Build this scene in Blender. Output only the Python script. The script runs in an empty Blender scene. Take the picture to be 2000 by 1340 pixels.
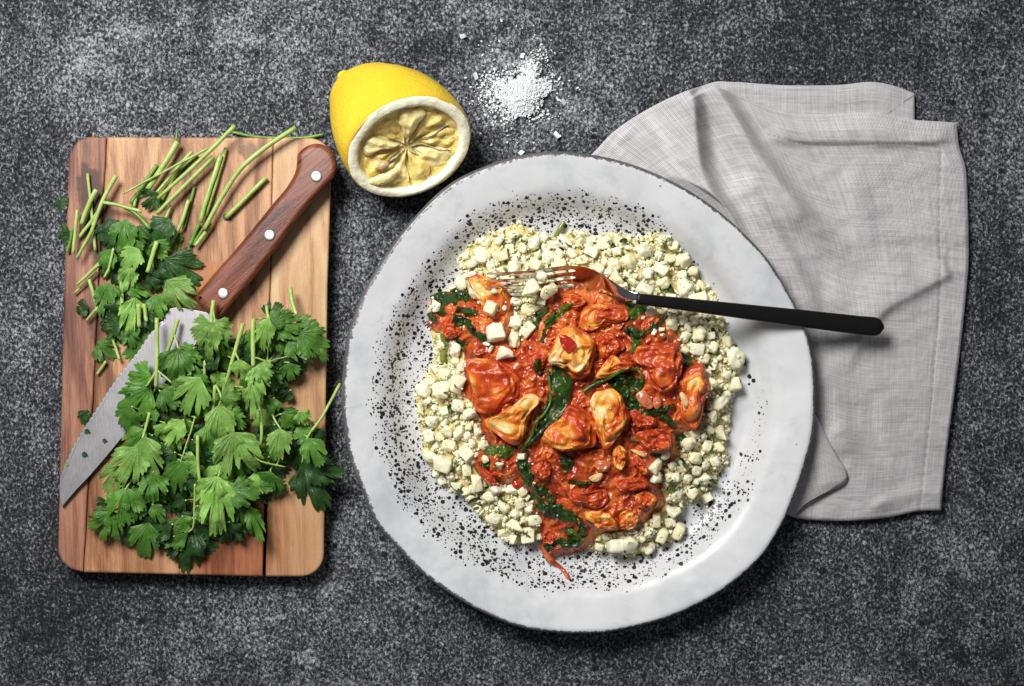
import bpy, bmesh, math, random
import numpy as np
from mathutils import Vector

# ---------------------------------------------------------------- scene, camera, light
sc = bpy.context.scene
COL = sc.collection
S = 0.0003          # metres per photograph pixel on the table top
H = 0.80            # camera height over the table
cam_d = bpy.data.cameras.new("camera")
cam_d.sensor_width = 36.0
cam_d.lens = 36.0 * H / (2000 * S)
cam_d.clip_start = 0.02
cam_d.clip_end = 20
cam = bpy.data.objects.new("camera", cam_d)
cam.location = (0, 0, H)
COL.objects.link(cam)
sc.camera = cam

world = bpy.data.worlds.new("World")
sc.world = world
world.use_nodes = True
wb = world.node_tree.nodes["Background"]
wb.inputs[0].default_value = (0.93, 0.95, 1.0, 1)
wb.inputs[1].default_value = 0.125

def area(name, loc, target, size, energy, color):
    d = bpy.data.lights.new(name, 'AREA')
    d.shape = 'RECTANGLE'
    d.size = size[0]; d.size_y = size[1]
    d.energy = energy; d.color = color
    o = bpy.data.objects.new(name, d)
    o.location = loc
    o.rotation_euler = (Vector(target) - Vector(loc)).to_track_quat('-Z', 'Y').to_euler()
    COL.objects.link(o)
    return o
area("window_light", (-0.34, 0.47, 0.80), (0.0, 0.0, 0), (0.34, 0.34), 14.4, (1.0, 0.985, 0.96))

sc.view_settings.view_transform = 'Standard'
sc.view_settings.look = 'None'
sc.view_settings.exposure = 0
sc.view_settings.gamma = 1
sc.render.engine = 'CYCLES'
sc.cycles.max_bounces = 6
sc.cycles.diffuse_bounces = 3
sc.cycles.glossy_bounces = 3
sc.cycles.transmission_bounces = 4

rng = random.Random(7)
nr = np.random.RandomState(7)

# ---------------------------------------------------------------- numeric helpers
def P(x, y, z=0.0):
    k = (H - z * 0.001) / H
    return np.array(((x - 1000) * S * k, -(y - 670) * S * k, z * 0.001))

def PA(x, y, z):
    x = np.asarray(x, float); y = np.asarray(y, float); z = np.asarray(z, float) + 0 * x
    k = (H - z * 0.001) / H
    return np.stack([(x - 1000) * S * k, -(y - 670) * S * k, z * 0.001], -1)

_perm = np.random.RandomState(3).permutation(4096).astype(np.int64)
_grad = np.random.RandomState(5).normal(size=(4096, 3))
_grad /= np.linalg.norm(_grad, axis=1)[:, None]
def noise(x, y, z=0.0):
    x = np.asarray(x, float); y = np.asarray(y, float) + 0 * x; z = np.asarray(z, float) + 0 * x
    xi = np.floor(x).astype(np.int64); yi = np.floor(y).astype(np.int64); zi = np.floor(z).astype(np.int64)
    fx = x - xi; fy = y - yi; fz = z - zi
    def f(t): return t * t * t * (t * (t * 6 - 15) + 10)
    u, v, w = f(fx), f(fy), f(fz)
    def g(a, b, c):
        h = _perm[(_perm[(_perm[(xi + a) & 4095] + yi + b) & 4095] + zi + c) & 4095]
        G = _grad[h]
        return G[..., 0] * (fx - a) + G[..., 1] * (fy - b) + G[..., 2] * (fz - c)
    def L(p, q, t): return p + (q - p) * t
    return L(L(L(g(0,0,0), g(1,0,0), u), L(g(0,1,0), g(1,1,0), u), v),
             L(L(g(0,0,1), g(1,0,1), u), L(g(0,1,1), g(1,1,1), u), v), w) * 1.6

def fbm(x, y, z=0.0, oct=3, gain=0.5):
    s = 0; a = 1.0; f = 1.0
    for i in range(oct):
        s = s + a * noise(np.asarray(x) * f + 17.3 * i, np.asarray(y) * f + 5.1 * i, np.asarray(z) * f)
        a *= gain; f *= 2.03
    return s

def sstep(a, b, x):
    t = np.clip((np.asarray(x, float) - a) / (b - a), 0, 1)
    return t * t * (3 - 2 * t)

def catmull(pts, n=8, closed=False):
    p = np.asarray(pts, float)
    m = len(p)
    out = []
    rngi = range(m) if closed else range(m - 1)
    for i in rngi:
        if closed:
            a, b, c, d = p[(i - 1) % m], p[i], p[(i + 1) % m], p[(i + 2) % m]
        else:
            a = p[i - 1] if i > 0 else 2 * p[0] - p[1]
            b, c = p[i], p[i + 1]
            d = p[i + 2] if i + 2 < m else 2 * p[-1] - p[-2]
        for k in range(n):
            t = k / n
            out.append(0.5 * (2 * b + (c - a) * t + (2 * a - 5 * b + 4 * c - d) * t * t + (3 * b - a - 3 * c + d) * t ** 3))
    if not closed:
        out.append(p[-1])
    return np.array(out)

def resample(pts, n):
    p = np.asarray(pts, float)
    d = np.r_[0, np.cumsum(np.linalg.norm(np.diff(p, axis=0), axis=1))]
    t = np.linspace(0, d[-1], n)
    return np.stack([np.interp(t, d, p[:, i]) for i in range(p.shape[1])], -1)

def poly_sd(x, y, poly):
    """signed distance to polygon, positive inside"""
    x = np.asarray(x, float); y = np.asarray(y, float)
    best = np.full(x.shape, 1e9); ins = np.zeros(x.shape, bool)
    n = len(poly)
    for i in range(n):
        ax, ay = poly[i]; bx, by = poly[(i + 1) % n]
        dx, dy = bx - ax, by - ay
        t = np.clip(((x - ax) * dx + (y - ay) * dy) / (dx * dx + dy * dy + 1e-9), 0, 1)
        best = np.minimum(best, (x - ax - t * dx) ** 2 + (y - ay - t * dy) ** 2)
        c = ((ay > y) != (by > y))
        if dy != 0:
            ins ^= c & (x < (bx - ax) * (y - ay) / dy + ax)
    return np.where(ins, 1, -1) * np.sqrt(best)

# ---------------------------------------------------------------- object helpers
ORG = {}
def thing(name, label, cat, loc, group=None):
    o = bpy.data.objects.new(name, None)
    o.empty_display_size = 0.01
    o.location = tuple(loc)
    COL.objects.link(o)
    o["label"] = label; o["category"] = cat
    if group: o["group"] = group
    ORG[o.name] = np.array(loc, float)
    return o

def tag(o, label, cat, group=None, kind=None):
    o["label"] = label
    if cat: o["category"] = cat
    if group: o["group"] = group
    if kind: o["kind"] = kind
    return o

def mk(name, V, F, mats, parent=None, smooth=True, uv=None, attrs=None, mi=None, org=None):
    V = np.asarray(V, float)
    if parent is not None:
        base = ORG[parent.name]
    else:
        base = np.array(org, float) if org is not None else np.array((V[:, 0].mean(), V[:, 1].mean(), V[:, 2].min()))
    me = bpy.data.meshes.new(name)
    me.from_pydata((V - base).tolist(), [], [tuple(int(i) for i in f) for f in F])
    if not isinstance(mats, (list, tuple)): mats = [mats]
    for m in mats: me.materials.append(m)
    if smooth:
        me.polygons.foreach_set("use_smooth", np.ones(len(me.polygons), bool))
    if mi is not None:
        me.polygons.foreach_set("material_index", np.asarray(mi, np.int32))
    if uv is not None:
        l = me.uv_layers.new(name="UVMap")
        idx = np.zeros(len(me.loops), np.int32); me.loops.foreach_get("vertex_index", idx)
        l.data.foreach_set("uv", np.asarray(uv, float)[idx].astype(np.float32).ravel())
    if attrs:
        for k, a in attrs.items():
            at = me.attributes.new(k, 'FLOAT', 'POINT')
            at.data.foreach_set("value", np.asarray(a, np.float32))
    me.update()
    o = bpy.data.objects.new(name, me)
    if parent is not None:
        o.parent = parent
    else:
        o.location = tuple(base)
    COL.objects.link(o)
    ORG[o.name] = base
    return o

def grid_faces(a, b, closed_b=False):
    i = np.arange(a - 1)[:, None]; j = np.arange(b if closed_b else b - 1)[None, :]
    j2 = (j + 1) % b
    f = np.stack([i * b + j, i * b + j2, (i + 1) * b + j2, (i + 1) * b + j], -1)
    return f.reshape(-1, 4)

def rings_mesh(rings, cap0=True, cap1=True):
    n = len(rings[0]); m = len(rings)
    V = np.concatenate(rings)
    F = [tuple(f) for f in grid_faces(m, n, True)]
    if cap0: F.append(tuple(range(n))[::-1])
    if cap1: F.append(tuple((m - 1) * n + i for i in range(n)))
    return V, F

def tube_geo(path, rad, seg=8):
    """path (k,3) world metres, rad (k,) metres -> V,F,capflags"""
    path = np.asarray(path, float); k = len(path)
    T = np.gradient(path, axis=0); T /= np.linalg.norm(T, axis=1)[:, None] + 1e-12
    up = np.array((0, 0, 1.0))
    V = []
    for i in range(k):
        a = np.cross(T[i], up)
        if np.linalg.norm(a) < 1e-3: a = np.array((1.0, 0, 0))
        a /= np.linalg.norm(a); b = np.cross(a, T[i])
        for j in range(seg):
            th = 2 * math.pi * j / seg
            V.append(path[i] + rad[i] * (math.cos(th) * a + math.sin(th) * b))
    F = [tuple(f) for f in grid_faces(k, seg, True)]
    F.append(tuple(range(seg))[::-1]); F.append(tuple((k - 1) * seg + j for j in range(seg)))
    mi = [0] * (len(F) - 2) + [1, 1]
    return np.array(V), F, mi

def merge(parts):
    Vs, Fs, Ms, o = [], [], [], 0
    for p in parts:
        V, F = p[0], p[1]
        Vs.append(V); Fs += [tuple(int(i) + o for i in f) for f in F]
        Ms += list(p[2]) if len(p) > 2 else [0] * len(F)
        o += len(V)
    return np.concatenate(Vs), Fs, Ms

def inset(poly, d):
    p = np.asarray(poly, float)
    a = np.roll(p, 1, 0); b = np.roll(p, -1, 0)
    t1 = p - a; t2 = b - p
    t1 /= np.linalg.norm(t1, axis=1)[:, None] + 1e-9; t2 /= np.linalg.norm(t2, axis=1)[:, None] + 1e-9
    area2 = (p[:, 0] * b[:, 1] - b[:, 0] * p[:, 1]).sum()
    s = 1 if area2 > 0 else -1
    n = np.stack([-(t1 + t2)[:, 1], (t1 + t2)[:, 0]], -1) * s
    n /= np.linalg.norm(n, axis=1)[:, None] + 1e-9
    c = np.clip((n * np.stack([-t1[:, 1], t1[:, 0]], -1) * s).sum(1), 0.5, 1)
    return p + n * (d / c)[:, None]

def slab(outline, z0, z1, bev, zoff=None, steps=4, bev_in=None):
    """outline px; z in mm; bev mm -> V,F  (bevel inset measured in mm -> px)"""
    o = np.asarray(outline, float)
    a2 = (o[:, 0] * np.roll(o[:, 1], -1) - np.roll(o[:, 0], -1) * o[:, 1]).sum()
    if a2 > 0: o = o[::-1]
    zo = (lambda x, y: 0 * x) if zoff is None else zoff
    bi = bev if bev_in is None else bev_in
    rings = []
    def ring(ins, z):
        q = inset(o, ins / 0.3) if ins > 0 else o
        rings.append(PA(q[:, 0], q[:, 1], z + zo(q[:, 0], q[:, 1])))
    ring(bi * 0.5, z0)
    ring(0, z0 + bev * 0.5)
    for i in range(steps + 1):
        a = math.pi / 2 * i / steps
        ring(bi * (1 - math.cos(a)), z1 - bev + bev * math.sin(a))
    return rings_mesh(rings)

def px_of(V):
    k = (H - V[:, 2]) / H
    return V[:, 0] / (S * k) + 1000, 670 - V[:, 1] / (S * k)

# ---------------------------------------------------------------- material helper
class M:
    def __init__(s, name):
        s.m = bpy.data.materials.new(name); s.m.use_nodes = True
        s.t = s.m.node_tree; s.b = s.t.nodes["Principled BSDF"]; s.out = s.t.nodes["Material Output"]
    def n(s, typ, **kw):
        nd = s.t.nodes.new("ShaderNode" + typ)
        for k, v in kw.items():
            if hasattr(nd, k) and k not in nd.inputs: setattr(nd, k, v)
            else: s.put(nd.inputs[k], v)
        return nd
    def put(s, inp, v):
        if isinstance(v, bpy.types.NodeSocket): s.t.links.new(v, inp)
        else:
            if isinstance(v, (tuple, list)) and len(v) == 3 and inp.type == 'RGBA': v = (*v, 1)
            inp.default_value = v
    def set(s, **kw):
        for k, v in kw.items(): s.put(s.b.inputs[k.replace("_", " ")], v)
    def coord(s, kind="Object"): return s.n("TexCoord").outputs[kind]
    def mapping(s, vec, scale=(1, 1, 1), rot=(0, 0, 0), loc=(0, 0, 0)):
        return s.n("Mapping", Vector=vec, Scale=scale, Rotation=rot, Location=loc).outputs[0]
    def noise(s, vec, scale, detail=3, rough=0.5, dist=0.0):
        return s.n("TexNoise", Vector=vec, Scale=scale, Detail=detail, Roughness=rough, Distortion=dist).outputs[0]
    def vor(s, vec, scale, feature='F1', rand=1.0):
        return s.n("TexVoronoi", feature=feature, Vector=vec, Scale=scale, Randomness=rand)
    def math(s, op, a, b=None, clamp=False):
        nd = s.t.nodes.new("ShaderNodeMath"); nd.operation = op; nd.use_clamp = clamp
        s.put(nd.inputs[0], a)
        if b is not None: s.put(nd.inputs[1], b)
        return nd.outputs[0]
    def ramp(s, fac, stops, interp='LINEAR'):
        nd = s.t.nodes.new("ShaderNodeValToRGB"); cr = nd.color_ramp; cr.interpolation = interp
        while len(cr.elements) < len(stops): cr.elements.new(0.5)
        for e, (p, c) in zip(cr.elements, stops):
            e.position = p; e.color = (*c, 1) if not isinstance(c, (int, float)) else (c, c, c, 1)
        s.put(nd.inputs[0], fac)
        return nd.outputs[0]
    def mix(s, fac, a, b, mode='MIX'):
        nd = s.t.nodes.new("ShaderNodeMix"); nd.data_type = 'RGBA'; nd.blend_type = mode
        s.put(nd.inputs[0], fac); s.put(nd.inputs[6], a); s.put(nd.inputs[7], b)
        return nd.outputs[2]
    def attr(s, name): return s.n("Attribute", attribute_name=name).outputs["Fac"]
    def bump(s, h, strength=0.5, dist=0.001, normal=None):
        nd = s.n("Bump", Strength=strength, Distance=dist, Height=h)
        if normal is not None: s.put(nd.inputs["Normal"], normal)
        return nd.outputs[0]
    def info(s, k="Random"): return s.n("ObjectInfo").outputs[k]
# ---------------------------------------------------------------- materials
def mat_table():
    m = M("speckled_stone"); c = m.coord()
    fine = m.noise(m.mapping(c, scale=(1, 0.8, 1), rot=(0, 0, 0.1)), 640, 4, 0.68, 0.7)
    mid = m.noise(c, 95, 4, 0.6)
    ch = m.attr("chalk")  # chalky patches with painted light falloff mixed in
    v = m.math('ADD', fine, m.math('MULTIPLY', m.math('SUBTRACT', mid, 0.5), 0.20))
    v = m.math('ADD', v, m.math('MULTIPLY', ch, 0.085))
    sn = m.noise(m.mapping(c, scale=(1, 0.5, 1), rot=(0, 0, 0.12)), 24, 7, 0.78, 0.8)
    v = m.math('ADD', v, m.math('MULTIPLY', m.ramp(sn, [(0.53, 0.0), (0.68, 1.0)]), 0.055))
    v = m.math('SUBTRACT', v, m.math('MULTIPLY', m.ramp(sn, [(0.34, 1.0), (0.47, 0.0)]), 0.045))
    v = m.math('SUBTRACT', v, 0.018)
    streak = m.noise(m.mapping(c, scale=(1, 0.10, 1), rot=(0, 0, 0.06)), 260, 3, 0.7)
    v = m.math('ADD', v, m.math('MULTIPLY', m.math('SUBTRACT', streak, 0.5), 0.10))
    pit = m.vor(c, 105); ps = m.n("SeparateColor"); m.put(ps.inputs[0], pit.outputs["Color"])
    pm = m.math('MULTIPLY', m.math('LESS_THAN', ps.outputs[0], 0.22), m.ramp(m.math('SUBTRACT', pit.outputs["Distance"], m.math('MULTIPLY', ps.outputs[1], 0.16)), [(0.0, 1.0), (0.10, 0.0)]))
    v = m.math('SUBTRACT', v, m.math('MULTIPLY', pm, m.math('MULTIPLY', fine, 0.30)))
    col = m.ramp(v, [(0.37, (0.009, 0.010, 0.012)), (0.46, (0.029, 0.032, 0.037)), (0.53, (0.088, 0.095, 0.105)),
                     (0.60, (0.24, 0.255, 0.275)), (0.74, (0.50, 0.515, 0.53))])
    brown = m.ramp(m.noise(c, 55, 3, 0.6), [(0.66, 0.0), (0.78, 0.35)])
    col = m.mix(brown, col, (0.09, 0.065, 0.05))
    m.set(Base_Color=col, Roughness=0.8, Specular_IOR_Level=0.22)
    hb = m.math('ADD', fine, m.math('MULTIPLY', mid, 0.5))
    m.set(Normal=m.bump(hb, 0.9, 0.0013))
    return m.m

def mat_wood(name, cols, grain=1.0, stain=False, rough=0.5, figure=0.5):
    """UV is millimetres: v along the grain"""
    m = M(name); uv = m.coord("UV")
    w = m.mapping(uv, scale=(1, 0.045, 1))
    n1 = m.noise(w, 0.28 * grain, 5, 0.6, 0.6)
    big = m.noise(m.mapping(uv, scale=(1, 0.22, 1)), 0.045, 3, 0.5, 1.2)
    fine = m.noise(m.mapping(uv, scale=(1, 0.03, 1)), 2.4, 4, 0.7)
    v = m.math('ADD', m.math('MULTIPLY', n1, 1 - figure), m.math('MULTIPLY', big, figure))
    v = m.math('ADD', v, m.math('MULTIPLY', m.math('SUBTRACT', fine, 0.5), 0.28))
    col = m.ramp(v, [(0.37, cols[0]), (0.47, cols[1]), (0.55, cols[2]), (0.65, cols[3])])
    scr = m.noise(m.mapping(uv, scale=(0.05, 1, 1), rot=(0, 0, 0.25)), 1.6, 3, 0.7)
    col = m.mix(m.ramp(scr, [(0.60, 0.0), (0.74, 0.22)]), col, cols[0])
    pores = m.noise(m.mapping(uv, scale=(1, 0.12, 1)), 3.2, 2, 0.5)
    col = m.mix(m.ramp(pores, [(0.64, 0.0), (0.72, 0.5)]), col, tuple(a * 0.4 for a in cols[0]))
    col = m.mix(m.attr("heart"), col, m.mix(0.9, col, (0.60, 0.34, 0.24), 'MULTIPLY'))
    if stain:
        col = m.mix(m.attr("stain"), col, (0.060, 0.020, 0.011))
        col = m.mix(m.attr("amber"), col, (0.42, 0.15, 0.045))
    m.set(Base_Color=col, Roughness=rough, Normal=m.bump(m.math('ADD', fine, m.math('MULTIPLY', pores, -0.6)), 0.4, 0.0004))
    return m.m

def mat_metal(name, col, rough, scratch=0.0):
    m = M(name); c = m.coord()
    m.set(Base_Color=col, Metallic=1.0, Roughness=rough)
    if scratch:
        a = m.noise(m.mapping(c, scale=(1, 0.10, 1), rot=(0, 0, -0.86)), 900, 3, 0.6)
        b = m.noise(c, 60, 4, 0.7)
        sm = m.noise(m.mapping(c, scale=(1, 0.35, 1), rot=(0, 0, 0.6)), 330, 4, 0.7)
        cc = m.mix(m.ramp(sm, [(0.56, 0.0), (0.74, 0.25)]), col, tuple(x * 0.6 for x in col))
        cc = m.mix(m.ramp(b, [(0.35, 0.15), (0.6, 0.0)]), cc, tuple(x * 0.7 for x in col))
        m.set(Base_Color=cc, Roughness=m.ramp(b, [(0.3, rough - 0.03), (0.7, rough + 0.05)]), Normal=m.bump(a, 0.35, 0.0004))
    return m.m

def mat_leaf(name, c0, c1, vein):
    m = M(name); uv = m.coord("UV"); c = m.coord()
    sx = m.n("SeparateXYZ", Vector=uv)
    u = m.math('ADD', sx.outputs[0], m.math('MULTIPLY', m.math('SUBTRACT', m.noise(c, 260, 2), 0.5), 0.05))
    w1 = m.math('ABSOLUTE', m.math('SINE', m.math('MULTIPLY', u, math.pi * 7)))
    l1 = m.ramp(w1, [(0.0, 1.0), (0.22, 0.0)])
    w2 = m.math('ABSOLUTE', m.math('SINE', m.math('MULTIPLY', u, math.pi * 21)))
    l2 = m.math('MULTIPLY', m.ramp(w2, [(0.0, 1.0), (0.4, 0.0)]), m.ramp(sx.outputs[1], [(0.3, 0.0), (0.6, 0.5)]))
    v = m.math('MAXIMUM', l1, l2)
    n = m.noise(c, 130, 3, 0.6)
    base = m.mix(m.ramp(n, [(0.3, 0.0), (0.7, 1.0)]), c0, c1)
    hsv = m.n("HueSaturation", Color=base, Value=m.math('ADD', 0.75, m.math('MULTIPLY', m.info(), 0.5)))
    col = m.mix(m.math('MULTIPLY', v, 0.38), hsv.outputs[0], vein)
    nb = m.bump(m.math('ADD', m.math('MULTIPLY', v, -1.0), m.math('MULTIPLY', m.noise(c, 420, 3), 1.6)), 0.5, 0.0007)
    m.set(Base_Color=col, Roughness=0.42, Normal=nb, Specular_IOR_Level=0.4)
    tr = m.n("BsdfTranslucent", Color=m.mix(0.5, col, (0.25, 0.5, 0.03)))
    mx = m.n("MixShader", Fac=0.14)
    m.t.links.new(m.b.outputs[0], mx.inputs[1]); m.t.links.new(tr.outputs[0], mx.inputs[2])
    m.t.links.new(mx.outputs[0], m.out.inputs[0])
    return m.m

def mat_stem(name, c0, c1):
    m = M(name); c = m.coord()
    n = m.noise(c, 90, 3, 0.6)
    m.set(Base_Color=m.mix(m.ramp(n, [(0.35, 0.0), (0.65, 1.0)]), c0, c1), Roughness=0.38,
          Normal=m.bump(m.noise(m.mapping(c, scale=(1, 0.2, 1), rot=(0, 0, -0.4)), 1500, 3), 0.5, 0.0005))
    return m.m

def mat_plate():
    m = M("glazed_stoneware"); c = m.coord()
    dist = m.noise(c, 330, 3, 0.6)
    dv = m.n("VectorMath", operation='ADD'); 
    sc_ = m.n("VectorMath", operation='SCALE'); m.put(sc_.inputs[0], m.n("TexNoise", Vector=c, Scale=420.0, Detail=2).outputs[1]); m.put(sc_.inputs[3], 0.0010)
    m.put(dv.inputs[0], c); m.put(dv.inputs[1], sc_.outputs[0]); cd = dv.outputs[0]
    dens = m.attr("speck"); edge = m.attr("edge")
    def dots(scale, size, k):
        v = m.vor(cd, scale)
        sep = m.n("SeparateColor"); m.put(sep.inputs[0], v.outputs["Color"])
        on = m.math('LESS_THAN', sep.outputs[0], m.math('MULTIPLY', dens, k))
        rad = m.math('MULTIPLY', m.math('ADD', sep.outputs[1], 0.35), size)
        return m.math('MULTIPLY', on, m.ramp(m.math('SUBTRACT', v.outputs["Distance"], rad), [(0.0, 1.0), (0.06, 0.0)]))
    d = m.math('MAXIMUM', dots(400, 0.38, 1.0), dots(780, 0.36, 0.8), clamp=True)
    d = m.math('MAXIMUM', d, dots(270, 0.30, 0.30), clamp=True)
    glaze = m.ramp(m.noise(c, 26, 4, 0.65), [(0.3, (0.45, 0.465, 0.49)), (0.5, (0.58, 0.59, 0.605)), (0.75, (0.64, 0.64, 0.655))])
    grey = m.ramp(m.noise(m.mapping(c, scale=(1, 1, 1)), 42, 5, 0.75, 1.0), [(0.54, 0.0), (0.74, 0.42)])
    glaze = m.mix(grey, glaze, (0.33, 0.34, 0.37))
    pin = m.vor(c, 90); sp = m.n("SeparateColor"); m.put(sp.inputs[0], pin.outputs["Color"])
    pind = m.math('MULTIPLY', m.math('LESS_THAN', sp.outputs[0], 0.16), m.math('LESS_THAN', pin.outputs["Distance"], m.math('MULTIPLY', sp.outputs[1], 0.09)))
    col = m.mix(d, glaze, (0.012, 0.012, 0.013))
    col = m.mix(m.math('MULTIPLY', pind, 0.8), col, (0.05, 0.045, 0.05))
    en = m.math('ADD', edge, m.math('MULTIPLY', m.math('SUBTRACT', m.noise(c, 420, 4, 0.75), 0.5), 1.5))
    col = m.mix(m.ramp(en, [(0.52, 0.0), (0.72, 0.9)]), col, m.ramp(m.noise(c, 60, 2), [(0.4, (0.03, 0.03, 0.032)), (0.70, (0.07, 0.055, 0.055))]))
    m.set(Base_Color=col, Roughness=m.ramp(m.noise(c, 60, 3), [(0.3, 0.26), (0.7, 0.42)]), Specular_IOR_Level=0.45,
          Normal=m.bump(m.math('SUBTRACT', m.noise(c, 22, 3, 0.5), m.math('MULTIPLY', d, 0.15)), 0.35, 0.004))
    return m.m

def mat_linen():
    m = M("grey_linen"); uv = m.coord("UV"); s = m.n("SeparateXYZ", Vector=uv)
    wob = m.noise(uv, 0.35, 3, 0.6)
    u = m.math('MULTIPLY', m.math('ADD', s.outputs[0], m.math('MULTIPLY', wob, 0.5)), math.pi / 0.62)
    v = m.math('MULTIPLY', m.math('ADD', s.outputs[1], m.math('MULTIPLY', wob, 0.5)), math.pi / 0.66)
    su = m.math('ABSOLUTE', m.math('SINE', u)); sv = m.math('ABSOLUTE', m.math('SINE', v))
    hole = m.math('MULTIPLY', su, sv)
    slubu = m.noise(m.mapping(uv, scale=(1.3, 0.03, 1)), 1.0, 3, 0.7)
    slubv = m.noise(m.mapping(uv, scale=(0.03, 1.3, 1)), 1.0, 3, 0.7)
    sl = m.math('MULTIPLY', m.math('ADD', slubu, slubv), 0.5)
    warm = m.ramp(m.noise(uv, 0.05, 3, 0.6), [(0.35, (0.88, 0.87, 0.88)), (0.65, (0.92, 0.90, 0.88))])
    col = m.mix(m.ramp(sl, [(0.40, 0.75), (0.58, 0.0)]), warm, (0.46, 0.445, 0.46))
    col = m.mix(m.ramp(hole, [(0.0, 0.85), (0.45, 0.0)]), col, (0.14, 0.13, 0.14))
    col = m.mix(m.attr("seam"), col, (0.20, 0.19, 0.19))
    m.set(Base_Color=col, Roughness=0.9, Specular_IOR_Level=0.2,
          Normal=m.bump(m.math('ADD', hole, m.math('MULTIPLY', sl, 1.5)), 0.7, 0.0005))
    m.b.inputs["Sheen Weight"].default_value = 0.15
    return m.m

def mat_cauli(nm="cauliflower", k=1.0):
    m = M(nm); c = m.coord()
    r = m.info()
    n = m.noise(c, 160, 3, 0.6)
    a = m.mix(r, (0.95, 0.91, 0.71), (0.93, 0.84, 0.54))
    col = m.mix(m.ramp(n, [(0.45, 0.0), (0.8, 0.6)]), a, (0.84, 0.78, 0.42))
    if k < 1: col = m.mix(1.0, col, (0.70, 0.64, 0.42), 'MULTIPLY')  # bed copy: shade between pieces painted in, with an oily olive tint
    sp = m.noise(c, 420, 2, 0.5)
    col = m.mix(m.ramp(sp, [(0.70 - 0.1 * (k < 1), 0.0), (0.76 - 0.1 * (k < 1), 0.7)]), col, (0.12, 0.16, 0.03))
    m.set(Base_Color=col, Roughness=0.33, Subsurface_Weight=0.45, Subsurface_Radius=(1.0, 0.85, 0.40), Subsurface_Scale=0.0022,
          Normal=m.bump(m.noise(c, 420, 3, 0.6), 0.4, 0.0008))
    return m.m

def mat_sauce():
    m = M("tomato_curry_sauce"); c = m.coord()
    a = m.noise(c, 75, 4, 0.6, 0.5); b = m.noise(c, 220, 3, 0.55)
    col = m.ramp(a, [(0.30, (0.15, 0.011, 0.003)), (0.43, (0.38, 0.042, 0.009)), (0.56, (0.58, 0.11, 0.021)), (0.70, (0.70, 0.23, 0.045))])
    col = m.mix(m.ramp(b, [(0.55, 0.0), (0.72, 0.5)]), col, (0.74, 0.25, 0.05))
    col = m.mix(m.ramp(b, [(0.30, 0.65), (0.42, 0.0)]), col, (0.13, 0.007, 0.004))
    v = m.vor(c, 420); sp = m.n("SeparateColor"); m.put(sp.inputs[0], v.outputs["Color"])
    pep = m.math('MULTIPLY', m.math('LESS_THAN', sp.outputs[0], 0.10), m.math('LESS_THAN', v.outputs["Distance"], 0.26))
    col = m.mix(pep, col, (0.05, 0.015, 0.008))
    m.set(Base_Color=col, Roughness=0.2, Specular_IOR_Level=0.55,
          Normal=m.bump(m.math('ADD', m.noise(c, 380, 3, 0.55), m.math('MULTIPLY', m.noise(c, 140, 3), 1.5)), 0.45, 0.0013))
    m.b.inputs["Coat Weight"].default_value = 0.25; m.b.inputs["Coat Roughness"].default_value = 0.08
    return m.m

def mat_chicken():
    m = M("chicken_in_sauce"); c = m.coord(); s = m.attr("sauce")
    n = m.noise(c, 210, 4, 0.65)
    v = m.math('ADD', s, m.math('MULTIPLY', m.math('SUBTRACT', n, 0.5), 0.42))
    col = m.ramp(v, [(0.06, (0.82, 0.60, 0.32)), (0.26, (0.82, 0.43, 0.09)), (0.42, (0.74, 0.25, 0.025)), (0.60, (0.62, 0.11, 0.016)), (0.9, (0.46, 0.05, 0.010))])
    vo = m.vor(c, 380); sp = m.n("SeparateColor"); m.put(sp.inputs[0], vo.outputs["Color"])
    pep = m.math('MULTIPLY', m.math('LESS_THAN', sp.outputs[0], 0.13), m.math('LESS_THAN', vo.outputs["Distance"], 0.2))
    col = m.mix(pep, col, (0.06, 0.02, 0.008))
    fib = m.noise(m.mapping(c, scale=(1, 0.35, 1), rot=(0, 0, 0.8)), 520, 4, 0.7, 0.8)
    m.set(Base_Color=col, Roughness=m.ramp(v, [(0.2, 0.34), (0.6, 0.22)]), Subsurface_Weight=0.12, Subsurface_Radius=(1.0, 0.4, 0.15), Subsurface_Scale=0.002,
          Normal=m.bump(m.math('ADD', fib, m.math('MULTIPLY', m.noise(c, 130, 2), 1.0)), 0.45, 0.0012))
    m.b.inputs["Coat Weight"].default_value = 0.2; m.b.inputs["Coat Roughness"].default_value = 0.1
    return m.m

def mat_spinach(name="wilted_spinach", c0=(0.006, 0.020, 0.003), c1=(0.028, 0.075, 0.007)):
    m = M(name); c = m.coord()
    n = m.noise(c, 90, 3, 0.6)
    col = m.mix(m.ramp(n, [(0.35, 0.0), (0.65, 1.0)]), c0, c1)
    sa = m.ramp(m.noise(c, 170, 3, 0.6), [(0.60, 0.0), (0.68, 0.8)])
    col = m.mix(sa, col, (0.26, 0.05, 0.012))
    m.set(Base_Color=col, Roughness=0.25, Specular_IOR_Level=0.3, Normal=m.bump(m.noise(c, 210, 4, 0.6), 0.8, 0.0016))
    m.b.inputs["Coat Weight"].default_value = 0.3; m.b.inputs["Coat Roughness"].default_value = 0.1
    return m.m

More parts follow.
